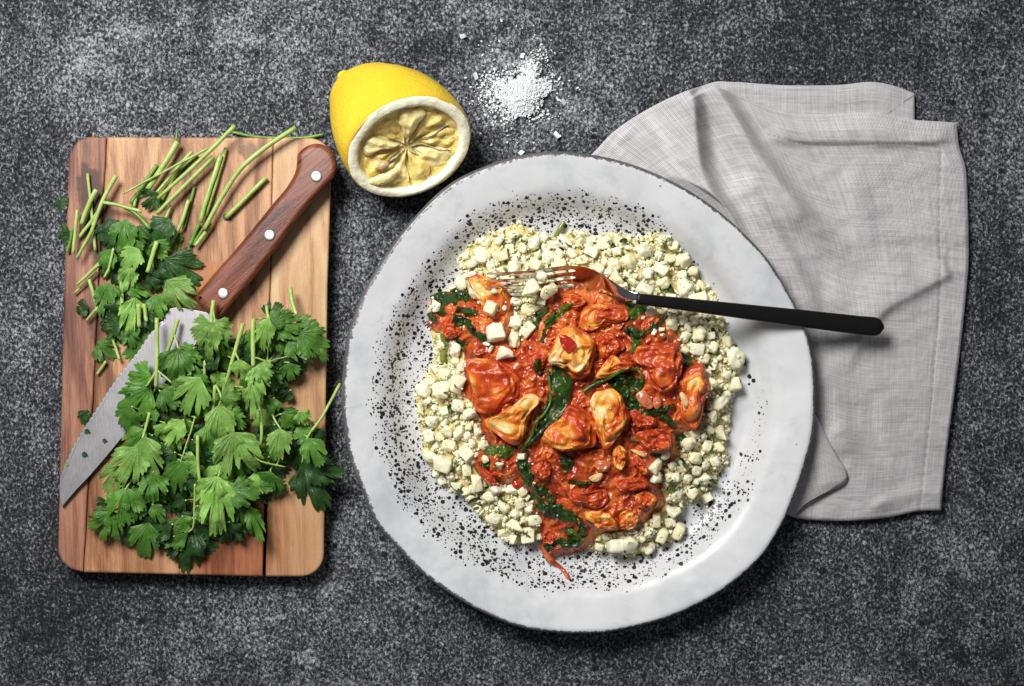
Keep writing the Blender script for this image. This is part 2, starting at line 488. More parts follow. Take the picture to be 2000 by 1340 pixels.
def mat_plain(name, col, rough=0.5, nscale=200, amp=0.25, bump=0.3, bscale=500, bdist=0.0006, sss=0, spec=0.5, coat=0):
    m = M(name); c = m.coord()
    n = m.noise(c, nscale, 3, 0.6)
    cc = m.mix(m.ramp(n, [(0.3, 0.0), (0.7, 1.0)]), tuple(x * (1 - amp) for x in col), tuple(min(1, x * (1 + amp)) for x in col))
    m.set(Base_Color=cc, Roughness=rough, Specular_IOR_Level=spec, Normal=m.bump(m.noise(c, bscale, 3, 0.6), bump, bdist))
    if sss:
        m.set(Subsurface_Weight=sss, Subsurface_Radius=(1.0, 0.7, 0.3), Subsurface_Scale=0.003)
    if coat:
        m.b.inputs["Coat Weight"].default_value = coat; m.b.inputs["Coat Roughness"].default_value = 0.1
    return m.m

def mat_rind():
    m = M("lemon_peel"); c = m.coord()
    v = m.vor(c, 620); n = m.noise(c, 30, 3)
    col = m.mix(m.ramp(n, [(0.3, 0.0), (0.7, 1.0)]), (0.74, 0.49, 0.020), (0.78, 0.58, 0.040))
    col = m.mix(m.ramp(m.attr("nub"), [(0.0, 0.0), (1.0, 0.6)]), col, (0.55, 0.62, 0.03))
    col = m.mix(m.attr("cut"), col, (0.62, 0.36, 0.02))
    h = m.math('ADD', v.outputs["Distance"], m.math('MULTIPLY', m.noise(c, 90, 3), 1.5))
    m.set(Base_Color=col, Roughness=0.36, Normal=m.bump(h, 0.45, 0.0007), Subsurface_Weight=0.1, Subsurface_Radius=(1, .7, .1), Subsurface_Scale=0.003)
    return m.m

TABLE = mat_table()
LINEN = mat_linen(); PLATE = mat_plate(); CAULI = mat_cauli(); CAULI_BED = mat_cauli("cauliflower_shaded_bed", 0.7); SAUCE = mat_sauce(); CHICK = mat_chicken(); RIND = mat_rind()
WOOD_L = mat_wood("dark_acacia", [(0.085, 0.028, 0.017), (0.20, 0.078, 0.048), (0.32, 0.145, 0.088), (0.42, 0.22, 0.14)], stain=True)
WOOD_M = mat_wood("pink_acacia", [(0.15, 0.060, 0.026), (0.35, 0.165, 0.075), (0.50, 0.275, 0.14), (0.60, 0.375, 0.21)], stain=True, figure=0.65)
WOOD_R = mat_wood("pale_acacia", [(0.32, 0.155, 0.065), (0.48, 0.27, 0.13), (0.56, 0.36, 0.185), (0.63, 0.44, 0.25)], grain=0.8, figure=0.6)
WOOD_H = mat_wood("rosewood", [(0.040, 0.009, 0.004), (0.10, 0.022, 0.009), (0.18, 0.046, 0.019), (0.27, 0.080, 0.036)], grain=2.2, rough=0.42, figure=0.4)
STEEL = mat_metal("brushed_steel", (0.44, 0.425, 0.445), 0.50, 1)
STEEL_E = mat_metal("ground_steel", (0.93, 0.93, 0.93), 0.30)
CHROME = mat_metal("polished_steel", (0.54, 0.52, 0.51), 0.12)
RIVET = mat_metal("satin_aluminium", (0.62, 0.60, 0.61), 0.40)
BLACK = mat_plain("matt_black", (0.006, 0.0055, 0.0055), 0.38, amp=0.1, bump=0.08, bscale=900, spec=0.25)
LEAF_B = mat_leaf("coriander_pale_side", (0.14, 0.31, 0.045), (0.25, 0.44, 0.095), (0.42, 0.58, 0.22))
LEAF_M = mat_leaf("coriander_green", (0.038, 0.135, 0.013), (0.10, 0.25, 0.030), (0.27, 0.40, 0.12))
LEAF_D = mat_leaf("coriander_dark_shaded", (0.010, 0.042, 0.009), (0.030, 0.090, 0.016), (0.07, 0.16, 0.035))  # darker leaf green, deepened to paint in the bunch's inner shade
STEM = mat_stem("coriander_stem", (0.26, 0.40, 0.07), (0.42, 0.54, 0.17))
STEM_D = mat_stem("coriander_stem_dark", (0.08, 0.20, 0.02), (0.15, 0.30, 0.04))
STEM_CUT = mat_plain("cut_stem_end", (0.50, 0.62, 0.22), 0.4)
SPIN = mat_spinach(); SPIN_L = mat_spinach("green_spinach", (0.02, 0.06, 0.005), (0.09, 0.18, 0.015))
OLIVE = mat_plain("spinach_stalk", (0.20, 0.24, 0.03), 0.28, 150, 0.5, 0.4, coat=0.3)
ONION = mat_plain("sauced_onion", (0.55, 0.16, 0.07), 0.2, 200, 0.3, 0.3, sss=0.3, coat=0.4)
TOMATO = mat_plain("cooked_tomato", (0.42, 0.022, 0.010), 0.2, 150, 0.35, 0.5, coat=0.4)
CREAMB = mat_plain("chicken_scrap", (0.72, 0.46, 0.22), 0.35, 200, 0.25, 0.4)
SALT = mat_plain("salt", (0.74, 0.755, 0.785), 0.35, 300, 0.04, 0.2, sss=0.0)
PITH = mat_plain("lemon_pith", (0.95, 0.90, 0.68), 0.6, 120, 0.07, 0.6, 350, 0.001, sss=0.2)
PULP = mat_plain("lemon_pulp", (0.94, 0.65, 0.20), 0.28, 160, 0.22, 0.8, 260, 0.0016, sss=0.3, coat=0.3)
PULP_L = mat_plain("lemon_membrane", (0.96, 0.75, 0.34), 0.28, 160, 0.15, 0.7, 300, 0.0014, sss=0.35, coat=0.3)
SEED = mat_plain("lemon_seed", (0.55, 0.36, 0.17), 0.35, 300, 0.25, 0.3)
HERB = mat_plain("herb_fleck", (0.03, 0.11, 0.012), 0.35, 200, 0.4, 0.4)

# ---------------------------------------------------------------- table top
gx = np.linspace(-2500, 4500, 351); gy = np.linspace(-2000, 3300, 266)
X, Y = np.meshgrid(gx, gy)
ch = fbm(X / 330, Y / 330, 1.5, 4, 0.55) * 0.55
def blob(cx, cy, rx, ry, a, rot=0):
    c, s = math.cos(rot), math.sin(rot)
    dx = (X - cx) * c + (Y - cy) * s; dy = -(X - cx) * s + (Y - cy) * c
    return a * np.exp(-(dx / rx) ** 2 - (dy / ry) ** 2) * (0.7 + 1.3 * fbm(X / 70, Y / 45, 3, 4, 0.7))
ch += blob(330, 80, 330, 60, 0.75) + blob(230, 190, 200, 90, 0.45) + blob(1010, 120, 260, 160, 0.8) + blob(1450, 40, 200, 90, 0.45)  # chalky zones; the top centre one also paints in brighter light
ch += blob(430, 1290, 320, 90, 0.35) + blob(720, 1180, 90, 160, 0.25) + blob(60, 600, 60, 400, 0.35) + blob(1250, 1290, 250, 60, 0.2) + blob(1150, 240, 90, 60, 0.3)
ch -= blob(840, 90, 110, 45, 1.0) + blob(380, 100, 60, 30, 0.9) + blob(30, 60, 60, 90, 0.7) + blob(1700, 60, 330, 110, 0.45) + blob(1900, 1100, 260, 260, 0.35) + blob(60, 1250, 160, 160, 0.4)  # dark stains, plus corner shade painted into the stone tone
ch -= blob(900, 420, 80, 60, 0.2) + blob(1850, 1300, 120, 60, 0.5) + blob(1950, 450, 70, 400, 0.25)  # right edge and lower corner: more painted falloff
V = PA(X, Y, 0 * X).reshape(-1, 3)
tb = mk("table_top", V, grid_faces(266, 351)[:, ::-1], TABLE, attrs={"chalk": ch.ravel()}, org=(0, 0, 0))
tag(tb, "mottled charcoal and chalk white stone table top", None, kind="structure")

# ---------------------------------------------------------------- chopping board
def in_poly_arc(cx, cy, r, a0, a1, n=10):
    return [(cx + r * math.cos(math.radians(a0 + (a1 - a0) * i / n)), cy + r * math.sin(math.radians(a0 + (a1 - a0) * i / n))) for i in range(n + 1)]
BT = 15.0
board = thing("chopping_board", "rectangular acacia chopping board with rounded corners, left of the plate", "chopping board", P(380, 700, 0))
def dense(poly, step=6):
    p = np.array(poly, float); q = np.vstack([p, p[:1]])
    n = max(8, int(np.linalg.norm(np.diff(q, axis=0), axis=1).sum() / step))
    return resample(q, n + 1)[:-1]
def wob_line(x0, y0, x1, y1, amp, n, seed):
    t = np.linspace(0, 1, n); x = x0 + (x1 - x0) * t; y = y0 + (y1 - y0) * t
    x = x + amp * noise(y / 45, seed, 0.3) + amp * 0.5 * noise(y / 13, seed + 5, 0.3)
    return list(zip(x, y))
la = wob_line(209, 268, 164, 1118, 1.2, 60, 2)
lb = wob_line(534, 269, 516, 1126, 0.6, 60, 9)
plank_l = in_poly_arc(180, 312, 45, 270, 180) + [(126, 560)] + in_poly_arc(160, 1070, 46, 180, 95) + [(la[-1][0] - 0.5, 1118)] + [(x - 0.5, y) for x, y in la[::-1]]
plank_m = [(x + 0.5, y) for x, y in la] + [(x - 0.4 - 2.2 * sstep(500, 1000, y), y) for x, y in lb[::-1]]
plank_r = [(x + 0.4 + 2.6 * sstep(500, 1000, y), y) for x, y in lb] + in_poly_arc(588, 1081, 45, 90, 0) + [(640, 560)] + in_poly_arc(605, 313, 43, 0, -90)
def wood_uv(V, ax=0.0, o=(0, 0)):
    x, y = px_of(V); x = x * 0.3; y = y * 0.3
    c, s = math.cos(ax), math.sin(ax)
    return np.stack([x * c - y * s + o[0], x * s + y * c + o[1]], -1)
for nm, pl, mt, o in (("plank", plank_l, WOOD_L, (0, 0)), ("plank", plank_m, WOOD_M, (430, 190)), ("plank", plank_r, WOOD_R, (900, 30))):
    pl = dense(pl, 5)
    Vp, Fp = slab(pl, 0.0, BT, 1.4)
    # dense top so that knots and stains can sit on it
    top = Fp.pop()
    inner = inset(pl if ((pl[:, 0] * np.roll(pl[:, 1], -1) - np.roll(pl[:, 0], -1) * pl[:, 1]).sum() <= 0) else pl[::-1], 1.4 / 0.3)
    n = len(top)
    bmx = bmesh.new()
    vs = [bmx.verts.new(v) for v in Vp]
    for f in Fp: bmx.faces.new([vs[i] for i in f])
    tf = bmx.faces.new([vs[i] for i in top])
    res = bmesh.ops.triangulate(bmx, faces=[tf])
    for it in range(8):
        ed = [e for e in bmx.edges if e.calc_length() > 0.003 and all(abs(v.co.z - BT * 0.001) < 1e-6 for v in e.verts)]
        if ed: bmesh.ops.subdivide_edges(bmx, edges=ed, cuts=1)
    bmesh.ops.triangulate(bmx, faces=bmx.faces[:])
    bmx.verts.index_update()
    Vp = np.array([v.co[:] for v in bmx.verts]); Fp = [[v.index for v in f.verts] for f in bmx.faces]; bmx.free()
    x, y = px_of(Vp)
    nz = fbm(x / 22, y / 40, 7, 3)
    kn = sstep(0.9, 1.02 - 0.0, 1.75 - np.sqrt(((x - 180 - 14 * np.sin(y / 60)) / 38) ** 2 + ((y - 420) / 122) ** 2) + nz * 0.18) * 0.93
    kn = np.maximum(kn, 0.7 * sstep(0.9, 1.05, 1.6 - np.sqrt(((x - 186) / 24) ** 2 + ((y - 632) / 54) ** 2) + nz * 0.3))
    kn = np.maximum(kn, 0.6 * sstep(0.9, 1.05, 1.6 - np.sqrt(((x - 484) / 26) ** 2 + ((y - 300) / 34) ** 2) + nz * 0.4))
    am = sstep(0.5, 3, poly_sd(x, y, [(305, 492), (330, 500), (388, 512), (438, 508), (428, 545), (405, 590), (360, 600), (310, 610)]) + nz * 3) * 0.75
    am = np.maximum(am, 0.5 * sstep(0.8, 1.1, 1.6 - np.sqrt(((x - 252) / 9) ** 2 + ((y - 365) / 16) ** 2) + nz * 0.4))
    heart = np.clip(sstep(800, 1080, y + 60 * nz) * (0.35 + 0.65 * sstep(330, 420, x + 20 * nz)), 0, 1) if mt is WOOD_M else (0.5 * sstep(650, 1000, y + 60 * nz) if mt is WOOD_R else 0.3 * sstep(700, 1000, y))
    mk(nm, Vp, Fp, mt, board, smooth=False, uv=wood_uv(Vp, 0.02, o), attrs={"stain": kn, "amber": am, "heart": heart + 0 * x})

# ---------------------------------------------------------------- knife
knife = thing("kitchen_knife", "serrated knife with riveted dark wood handle lying across the board", "knife", P(380, 640, BT))
KA = math.atan2(585 - 317, 655 - 420)   # handle axis angle in the picture
def kz(x, y):
    s = ((x - 120) * 0.72 + (985 - y) * 0.69)      # px along the knife from the tip
    return s * 0.0105
hand = [(379, 583), (392, 566), (424, 528), (456, 492), (493, 448), (530, 402), (560, 366), (576, 338), (580, 318), (581, 303), (589, 293), (601, 285), (617, 280.5), (634, 284), (648, 295), (656, 312),
        (658, 331), (652, 347), (636, 364), (594, 411), (566, 448), (540, 485), (516, 515), (493, 546), (474, 568), (455, 591), (443, 608), (431, 623), (406, 617)]
hand_s = catmull(hand[:-2], 5)
hand_s = np.vstack([hand_s, [(431, 623), (418, 620), (402, 608)]])
Vh, Fh = slab(dense(hand_s, 4), BT + 0.6, BT + 13.5, 3.6, steps=6, bev_in=3.3)
handle = mk("handle", Vh, Fh, WOOD_H, knife, uv=wood_uv(Vh, -0.855, (50, 20)))
for (rx, ry) in ((618, 345), (526.5, 460), (435.5, 574)):
    th = np.linspace(0, 2 * math.pi, 28, endpoint=False)
    rr = []
    for r_, z_ in ((11.2, 13.2), (11.2, 13.75), (10.6, 13.95), (7, 14.1), (3, 14.15)):
        rr.append(PA(rx + r_ * np.cos(th[::-1]), ry + r_ * np.sin(th[::-1]), BT + z_))
    Vr, Fr = rings_mesh(rr)
    mk("rivet", Vr, Fr, RIVET, handle)
edge_ctrl = [(318, 628), (300, 645), (269, 690), (224, 748), (180, 815), (144, 873), (119, 932)]
ec = resample(catmull(edge_ctrl, 16), 330)
tn = np.gradient(ec, axis=0); tn /= np.linalg.norm(tn, axis=1)[:, None]
nn = np.stack([tn[:, 1], -tn[:, 0]], -1)          # one side
if (nn[100] @ np.array((1.0, 1.0))) > 0: nn = -nn
s_ = np.arange(330)
ser = ec + nn * (2.0 * np.abs(np.sin(s_ * math.pi / 10.5))[:, None])
blade_out = [(332, 603), (352, 600), (385, 603), (425, 610), (434, 622)] 
back = [(434, 622), (400, 652), (330, 737), (238, 855), (180, 924), (150, 956), (126, 984), (121, 989), (117, 970), (116, 950)]
outl = np.vstack([np.array([(332, 603), (346, 600), (388, 607), (428, 616)]), catmull(back, 6), ser[::-1], np.array([(322, 618)])])
Vb, Fb = slab(outl, BT + 1.6, BT + 3.0, 0.25, zoff=kz, steps=2)
blade = mk("blade", Vb, Fb, STEEL, knife, smooth=False)
ins = ec - nn * 4.5
zi = BT + 3.0 + kz(ins[:, 0], ins[:, 1]) + 0.06; zo = BT + 2.7 + kz(ser[:, 0], ser[:, 1])
rr0 = PA(ins[:, 0], ins[:, 1], zi); rr1 = PA(ser[:, 0] , ser[:, 1], zo + 0.1)
rr1 = rr1 + np.c_[nn[:, 0] * 0.0001, -nn[:, 1] * 0.0001, 0 * zo]
rr2 = rr1 - np.array((0, 0, 0.0006))
Ve = np.concatenate([rr0, rr1, rr2]); Fe = grid_faces(3, 330)
mk("cutting_edge", Ve, Fe, STEEL_E, blade, smooth=False)
# ---------------------------------------------------------------- coriander
def leaf_geo(base, tip, w, seed, roll=0.0, cup=0.15, wav=0.06, droop=0.10, nth=64, nrad=8, fan=72):
    """base, tip world metres; w = width/length"""
    r_ = np.random.RandomState(seed)
    th = np.radians(np.linspace(-fan, fan, nth))
    d = np.degrees(th)
    lobe = 24 + r_.uniform(-4, 4)
    env = 0.62 + 0.38 * np.cos(np.clip(th * 90 / fan * 0.9, -math.pi / 2, math.pi / 2)) 
    notch = 1 - 0.13 * np.exp(-((np.abs(d) - lobe * 2.05) / 4.0) ** 2) - 0.46 * np.exp(-((np.abs(d) - lobe) / 4.5) ** 2) * (1 + r_.uniform(-0.4, 0.4))
    k = 180 / r_.uniform(9.5, 12.5)
    tooth = 1 - r_.uniform(0.13, 0.20) * (1 - np.abs(np.cos(np.radians(d * k) + r_.uniform(0, 3))) ** 0.55)
    R = env * notch * tooth * (1 + 0.06 * noise(th * 2.1, seed * 1.7, 0.5))
    t = np.linspace(0.0, 1, nrad) ** 0.85; t[0] = 0.02
    TT, RR = np.meshgrid(t, R, indexing='ij'); TH = np.meshgrid(t, th, indexing='ij')[1]
    lx = TT * RR * np.cos(TH); ly = TT * RR * np.sin(TH)
    wid = ly.max() - ly.min(); lx = lx / lx.max(); ly = ly / wid * w
    z = cup * (ly ** 2) * 1.2 - droop * lx ** 2 + 0.06 * np.sin(lx * 3.0)
    z = z + wav * noise(lx * 2.6 + seed, ly * 2.6, seed * 0.37) * (0.4 + TT) + wav * 0.45 * noise(lx * 7 + seed, ly * 7, 2.2) * TT
    z = z + 0.006 * np.cos(np.degrees(TH) / fan * math.pi * 7) * np.sin(TT * math.pi)
    base = np.asarray(base); tip = np.asarray(tip)
    ex = tip - base; L = np.linalg.norm(ex); ex = ex / L
    ey = np.cross((0, 0, 1.0), ex); ey /= np.linalg.norm(ey); ez = np.cross(ex, ey)
    c, s = math.cos(roll), math.sin(roll)
    ey, ez = c * ey + s * ez, -s * ey + c * ez
    V = base + L * (lx[..., None] * ex + ly[..., None] * ey + z[..., None] * ez)
    V = V.reshape(-1, 3)
    uv = np.stack([(TH / np.radians(fan) * 0.5 + 0.5), TT], -1).reshape(-1, 2)
    return V, grid_faces(nrad, nth), uv

def add_leaf(parent, b, t, w, zb, zt, tone, seed, floor=BT + 0.8, roll=None, name="leaf", **kw):
    L = math.hypot(t[0] - b[0], t[1] - b[1])
    if roll is None: roll = random.Random(seed).uniform(-0.25, 0.25)
    V, F, uv = leaf_geo(P(b[0], b[1], zb), P(t[0], t[1], zt), w / L, seed, roll, **kw)
    fl = floor * 0.001
    low = V[:, 2] < fl
    V[low, 2] = fl + (V[low, 2] - fl) * 0.05
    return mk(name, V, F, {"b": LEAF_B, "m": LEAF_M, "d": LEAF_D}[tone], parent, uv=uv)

def stem_geo(pts, r0, r1, flat=1.0, seg=8):
    """pts: (x,y,z mm)"""
    c = catmull(pts, 6) if len(pts) > 2 else resample(pts, 9)
    n = len(c)
    w = np.linspace(0, 1, n)
    c = c.copy(); c[:, 0] += 0.8 * noise(w * 4, c[0, 1] * 0.1, 0.7); c[:, 1] += 0.8 * noise(w * 4, c[0, 0] * 0.1, 3.7)
    path = PA(c[:, 0], c[:, 1], c[:, 2])
    rad = (r0 + (r1 - r0) * w) * S * (1 + 0.06 * noise(w * 6, c[0, 0], 1.1))
    return tube_geo(path, rad, seg)

SG = "sprigs of the whole coriander bunch"
# each sprig: label, stems [(pts, r0, r1)], leaves [(bx,by,tx,ty,w,z,tone)]
sprigs = [
 ("coriander sprig with the upright stem crossing the blade of the knife", [([(306, 621, 32), (307, 680, 33), (306, 726, 33), (305, 756, 30)], 4.2, 3.6), ([(307, 722, 33), (288, 752, 33)], 2.4, 2), ([(308, 724, 33), (336, 748, 34)], 2.2, 1.8)],
  [(296, 733, 243, 738, 52, 32, 'm'), (294, 756, 232, 806, 66, 30, 'm'), (292, 782, 264, 838, 60, 29, 'm'), (300, 754, 312, 810, 58, 24, 'd'), (334, 746, 378, 760, 24, 36, 'b'), (392, 738, 352, 812, 72, 35, 'b'), (372, 730, 404, 790, 50, 30, 'm')]),
 ("coriander sprig with a forked stem on the blade beside the knife handle", [([(347, 624, 28), (338, 655, 29), (326, 690, 27)], 4.2, 3.6), ([(340, 652, 29), (349, 682, 32)], 2, 1.6)],
  [(349, 680, 341, 748, 66, 33, 'm'), (352, 690, 392, 738, 50, 30, 'm'), (326, 690, 318, 740, 36, 26, 'd')]),
 ("coriander sprig whose stem tip rests on the knife handle", [([(417, 587, 34), (414, 610, 35), (413, 632, 36)], 4.5, 3.4), ([(416, 604, 35), (421, 634, 36)], 2.2, 1.8)],
  [(412, 630, 370, 657, 46, 37, 'b'), (414, 632, 404, 708, 44, 38, 'b'), (415, 630, 451, 662, 50, 37, 'b'), (416, 634, 434, 696, 40, 35, 'm'), (430, 672, 446, 728, 44, 28, 'm'), (404, 690, 392, 745, 40, 24, 'd')]),
 ("coriander sprig with a slanting stem and one small pale leaflet", [([(474, 632, 33), (458, 690, 34), (440, 752, 33)], 4.4, 3.2), ([(459, 687, 34), (467, 705, 37)], 2, 1.7), ([(421, 752, 32), (428, 765, 35), (433, 778, 36)], 2.4, 2)],
  [(467, 702, 478, 748, 36, 38, 'b'), (432, 777, 472, 768, 50, 37, 'b'), (428, 790, 438, 874, 52, 38, 'b'), (440, 800, 478, 838, 40, 32, 'm')]),
 ("coriander sprig with a thick upright stem at the middle of the bunch", [([(494, 624, 35), (494, 670, 36), (495, 716, 36)], 4.8, 4.2), ([(496, 698, 36), (524, 707, 33)], 1.9, 1.6), ([(494, 716, 35), (507, 775, 34), (511, 850, 32), (503, 878, 31), (497, 890, 31), (512, 902, 31), (557, 912, 27)], 3.6, 1.5)],
  [(524, 620, 508, 688, 34, 39, 'b'), (500, 714, 530, 738, 44, 38, 'b'), (498, 716, 512, 776, 44, 37, 'b'), (490, 748, 496, 822, 30, 40, 'b'), (488, 716, 474, 762, 40, 33, 'm'), (500, 640, 484, 690, 30, 30, 'm')]),
 ("broad coriander sprig spreading to the right edge of the board", [([(566, 562, 24), (571, 590, 26), (579, 616, 28)], 4.4, 3.8), ([(521, 598, 30), (522, 612, 32), (528, 628, 34)], 3.6, 2.6)],
  [(526, 624, 548, 590, 44, 28, 'd'), (527, 632, 572, 607, 36, 37, 'm'), (530, 628, 594, 646, 54, 34, 'm'), (584, 650, 642, 684, 66, 32, 'm'), (580, 640, 622, 632, 44, 29, 'm'), (522, 707, 594, 728, 78, 26, 'd'), (560, 668, 604, 700, 46, 31, 'm'), (524, 690, 556, 752, 60, 22, 'd'), (600, 650, 640, 706, 40, 29, 'm'), (530, 640, 560, 690, 60, 28, 'm')]),
 ("coriander sprig with its bare stem end reaching towards the plate", [([(664, 750, 12), (645, 785, 18), (624, 822, 22), (608, 842, 24)], 3.2, 2.6), ([(608, 842, 24), (598, 862, 26), (590, 905, 24)], 2, 1.7)],
  [(612, 840, 556, 850, 58, 23, 'm'), (600, 856, 628, 912, 46, 30, 'm'), (592, 904, 672, 926, 66, 24, 'd'), (592, 906, 636, 998, 80, 20, 'd'), (616, 838, 634, 864, 24, 20, 'd'), (560, 830, 590, 890, 60, 20, 'd')]),
 ("coriander leaf sprig with a small brown scorch mark by the right side", [([(524, 775, 24), (532, 810, 26), (548, 838, 30)], 2.2, 1.8)],
  [(547, 836, 544, 902, 46, 33, 'b'), (546, 838, 566, 892, 40, 31, 'm'), (536, 830, 520, 890, 48, 24, 'd'), (520, 790, 540, 850, 50, 20, 'd')]),
 ("pale coriander sprig draped over the left edge of the bunch", [([(292, 808, 29), (284, 838, 31), (275, 876, 33), (282, 912, 31)], 3, 1.8)],
  [(283, 838, 240, 884, 46, 31, 'm'), (270, 874, 226, 948, 66, 36, 'b'), (238, 912, 196, 964, 46, 31, 'b'), (280, 852, 302, 938, 54, 35, 'b'), (300, 922, 297, 984, 56, 32, 'm'), (300, 810, 314, 872, 42, 27, 'd')]),
 ("coriander sprig with a water drop on its leaf at lower left", [([(282, 905, 27), (262, 930, 29), (246, 954, 31)], 2.4, 1.8)],
  [(246, 952, 243, 1030, 72, 31, 'm'), (250, 956, 278, 1000, 48, 30, 'm'), (205, 975, 188, 988, 20, 19, 'd')]),
 ("coriander leaf pointing to the lower left corner of the board", [([(240, 990, 24), (220, 998, 25)], 2, 1.6)],
  [(220, 998, 170, 1036, 44, 25, 'm'), (219, 998, 196, 1060, 40, 26, 'm'), (220, 998, 228, 1060, 34, 27, 'm'), (214, 1000, 182, 1010, 28, 22, 'd')]),
 ("dark coriander sprig under the bunch along its lower edge", [([(320, 960, 20), (306, 990, 22), (292, 1020, 23)], 2.4, 1.8)],
  [(290, 1020, 276, 1094, 58, 24, 'm'), (262, 1010, 248, 1068, 46, 20, 'd'), (298, 985, 320, 1024, 28, 30, 'm'), (320, 1010, 300, 1070, 50, 19, 'd')]),
 ("coriander sprig with a thin grey stem in the middle of the bunch", [([(400, 705, 28), (398, 760, 29), (396, 800, 28)], 2.8, 2.4), ([(381, 815, 30), (370, 850, 31), (354, 900, 31)], 1.6, 1.4)],
  [(354, 898, 330, 968, 44, 31, 'm'), (355, 899, 382, 972, 40, 31, 'm'), (345, 930, 330, 985, 60, 25, 'd'), (358, 820, 324, 868, 36, 34, 'b'), (360, 822, 366, 850, 30, 30, 'm'), (330, 800, 318, 850, 56, 22, 'd'), (390, 880, 410, 930, 50, 24, 'd')]),
 ("coriander sprig drooping in dark shade over the front edge of the board", [([(381, 945, 30), (380, 990, 29), (377, 1030, 27), (366, 1040, 25)], 2, 1.6)],
  [(368, 1038, 300, 1048, 56, 25, 'm'), (374, 1034, 356, 1122, 62, 22, 'd'), (378, 1036, 418, 1080, 62, 20, 'd'), (372, 1036, 326, 1090, 50, 21, 'd')]),
 ("large pale ribbed coriander sprig in the lower middle of the bunch", [([(420, 752, 30), (416, 804, 31)], 3.6, 3.2), ([(386, 850, 33), (387, 912, 33), (390, 940, 33)], 3.4, 3), ([(440, 890, 32), (425, 934, 34)], 2, 1.8)],
  [(426, 930, 388, 1016, 60, 35, 'b'), (427, 930, 424, 1050, 66, 36, 'b'), (448, 958, 508, 966, 60, 35, 'm'), (446, 942, 470, 1000, 44, 32, 'm'), (486, 988, 512, 1062, 30, 31, 'm'), (468, 990, 476, 1026, 24, 30, 'm'), (440, 980, 450, 1050, 44, 27, 'd')]),
 ("bright frilly coriander leaf sprig right of the bunch centre", [([(448, 800, 31), (454, 846, 34)], 2.4, 2)],
  [(456, 844, 438, 932, 58, 37, 'b'), (456, 844, 502, 924, 62, 37, 'b'), (404, 830, 412, 896, 50, 27, 'm'), (474, 860, 520, 900, 50, 26, 'd')]),
 ("low coriander sprig peeping out under the right of the bunch", [([(480, 930, 20), (504, 948, 23)], 2, 1.7)],
  [(506, 950, 547, 938, 34, 27, 'm'), (534, 950, 562, 952, 28, 23, 'm'), (500, 920, 560, 930, 50, 19, 'd'), (470, 940, 530, 975, 60, 17, 'd'), (500, 860, 540, 930, 60, 18, 'd'), (480, 1000, 505, 1050, 40, 18, 'd')]),
]
bunch = [(240, 770), (300, 730), (350, 670), (400, 650), (450, 660), (500, 640), (590, 640), (615, 680), (570, 720), (590, 800), (610, 870), (580, 920), (520, 940), (490, 1020), (420, 1050), (330, 1060), (260, 1030), (215, 1000), (230, 930), (270, 860)]
rx_ = random.Random(77)
extra = []
while len(extra) < 95:
    ex_, ey_ = rx_.uniform(200, 620), rx_.uniform(640, 1060)
    if poly_sd(np.array(ex_), np.array(ey_), bunch) < 4: continue
    if any(math.hypot(ex_ - q[0], ey_ - q[1]) < 22 for q in extra): continue
    L_ = rx_.uniform(30, 50); a_ = math.radians(rx_.gauss(95, 42))
    tn_ = rx_.random()
    extra.append((ex_, ey_, ex_ + L_ * math.cos(a_), ey_ + L_ * math.sin(a_), L_ * rx_.uniform(0.8, 1.1), rx_.uniform(21, 31), 'b' if tn_ < 0.16 else ('m' if tn_ < 0.6 else 'd')))
for q in extra:
    best = min(range(len(sprigs)), key=lambda i: min(math.hypot(p[0] - q[0], p[1] - q[1]) for st in sprigs[i][1] for p in st[0]))
    sprigs[best][2].append(q)
seed = 100
for si, (lab, stems, leaves) in enumerate(sprigs):
    sp0 = stems[0][0][0]
    t = thing("coriander_sprig", lab, "coriander sprig", P(sp0[0], sp0[1], BT), SG)
    parts = [stem_geo(p, a, b) for p, a, b in stems]
    allpts = np.vstack([catmull(s[0], 6) if len(s[0]) > 2 else resample(s[0], 9) for s in stems])
    for (bx, by, tx, ty, w, z, tone) in leaves:
        d = np.hypot(allpts[:, 0] - bx, allpts[:, 1] - by); j = int(d.argmin())
        if d[j] > 6:
            a = allpts[j]; mid = ((a[0] + bx) / 2, (a[1] + by) / 2, max(BT + 2, min(a[2], z) - 4))
            parts.append(stem_geo([tuple(a), mid, (bx, by, z)], 1.7, 1.5))
    Vs, Fs, Ms = merge(parts)
    mk("stem", Vs, Fs, [STEM, STEM_CUT], t, mi=Ms)
    for (bx, by, tx, ty, w, z, tone) in leaves:
        seed += 1
        rr = random.Random(seed)
        fl = BT + 0.8
        if tx > 640: fl = 5
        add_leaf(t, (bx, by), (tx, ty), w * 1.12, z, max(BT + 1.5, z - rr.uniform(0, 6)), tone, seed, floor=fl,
                 cup=rr.uniform(-0.5, 0.35), wav=rr.uniform(0.06, 0.17), droop=rr.uniform(0.0, 0.22))
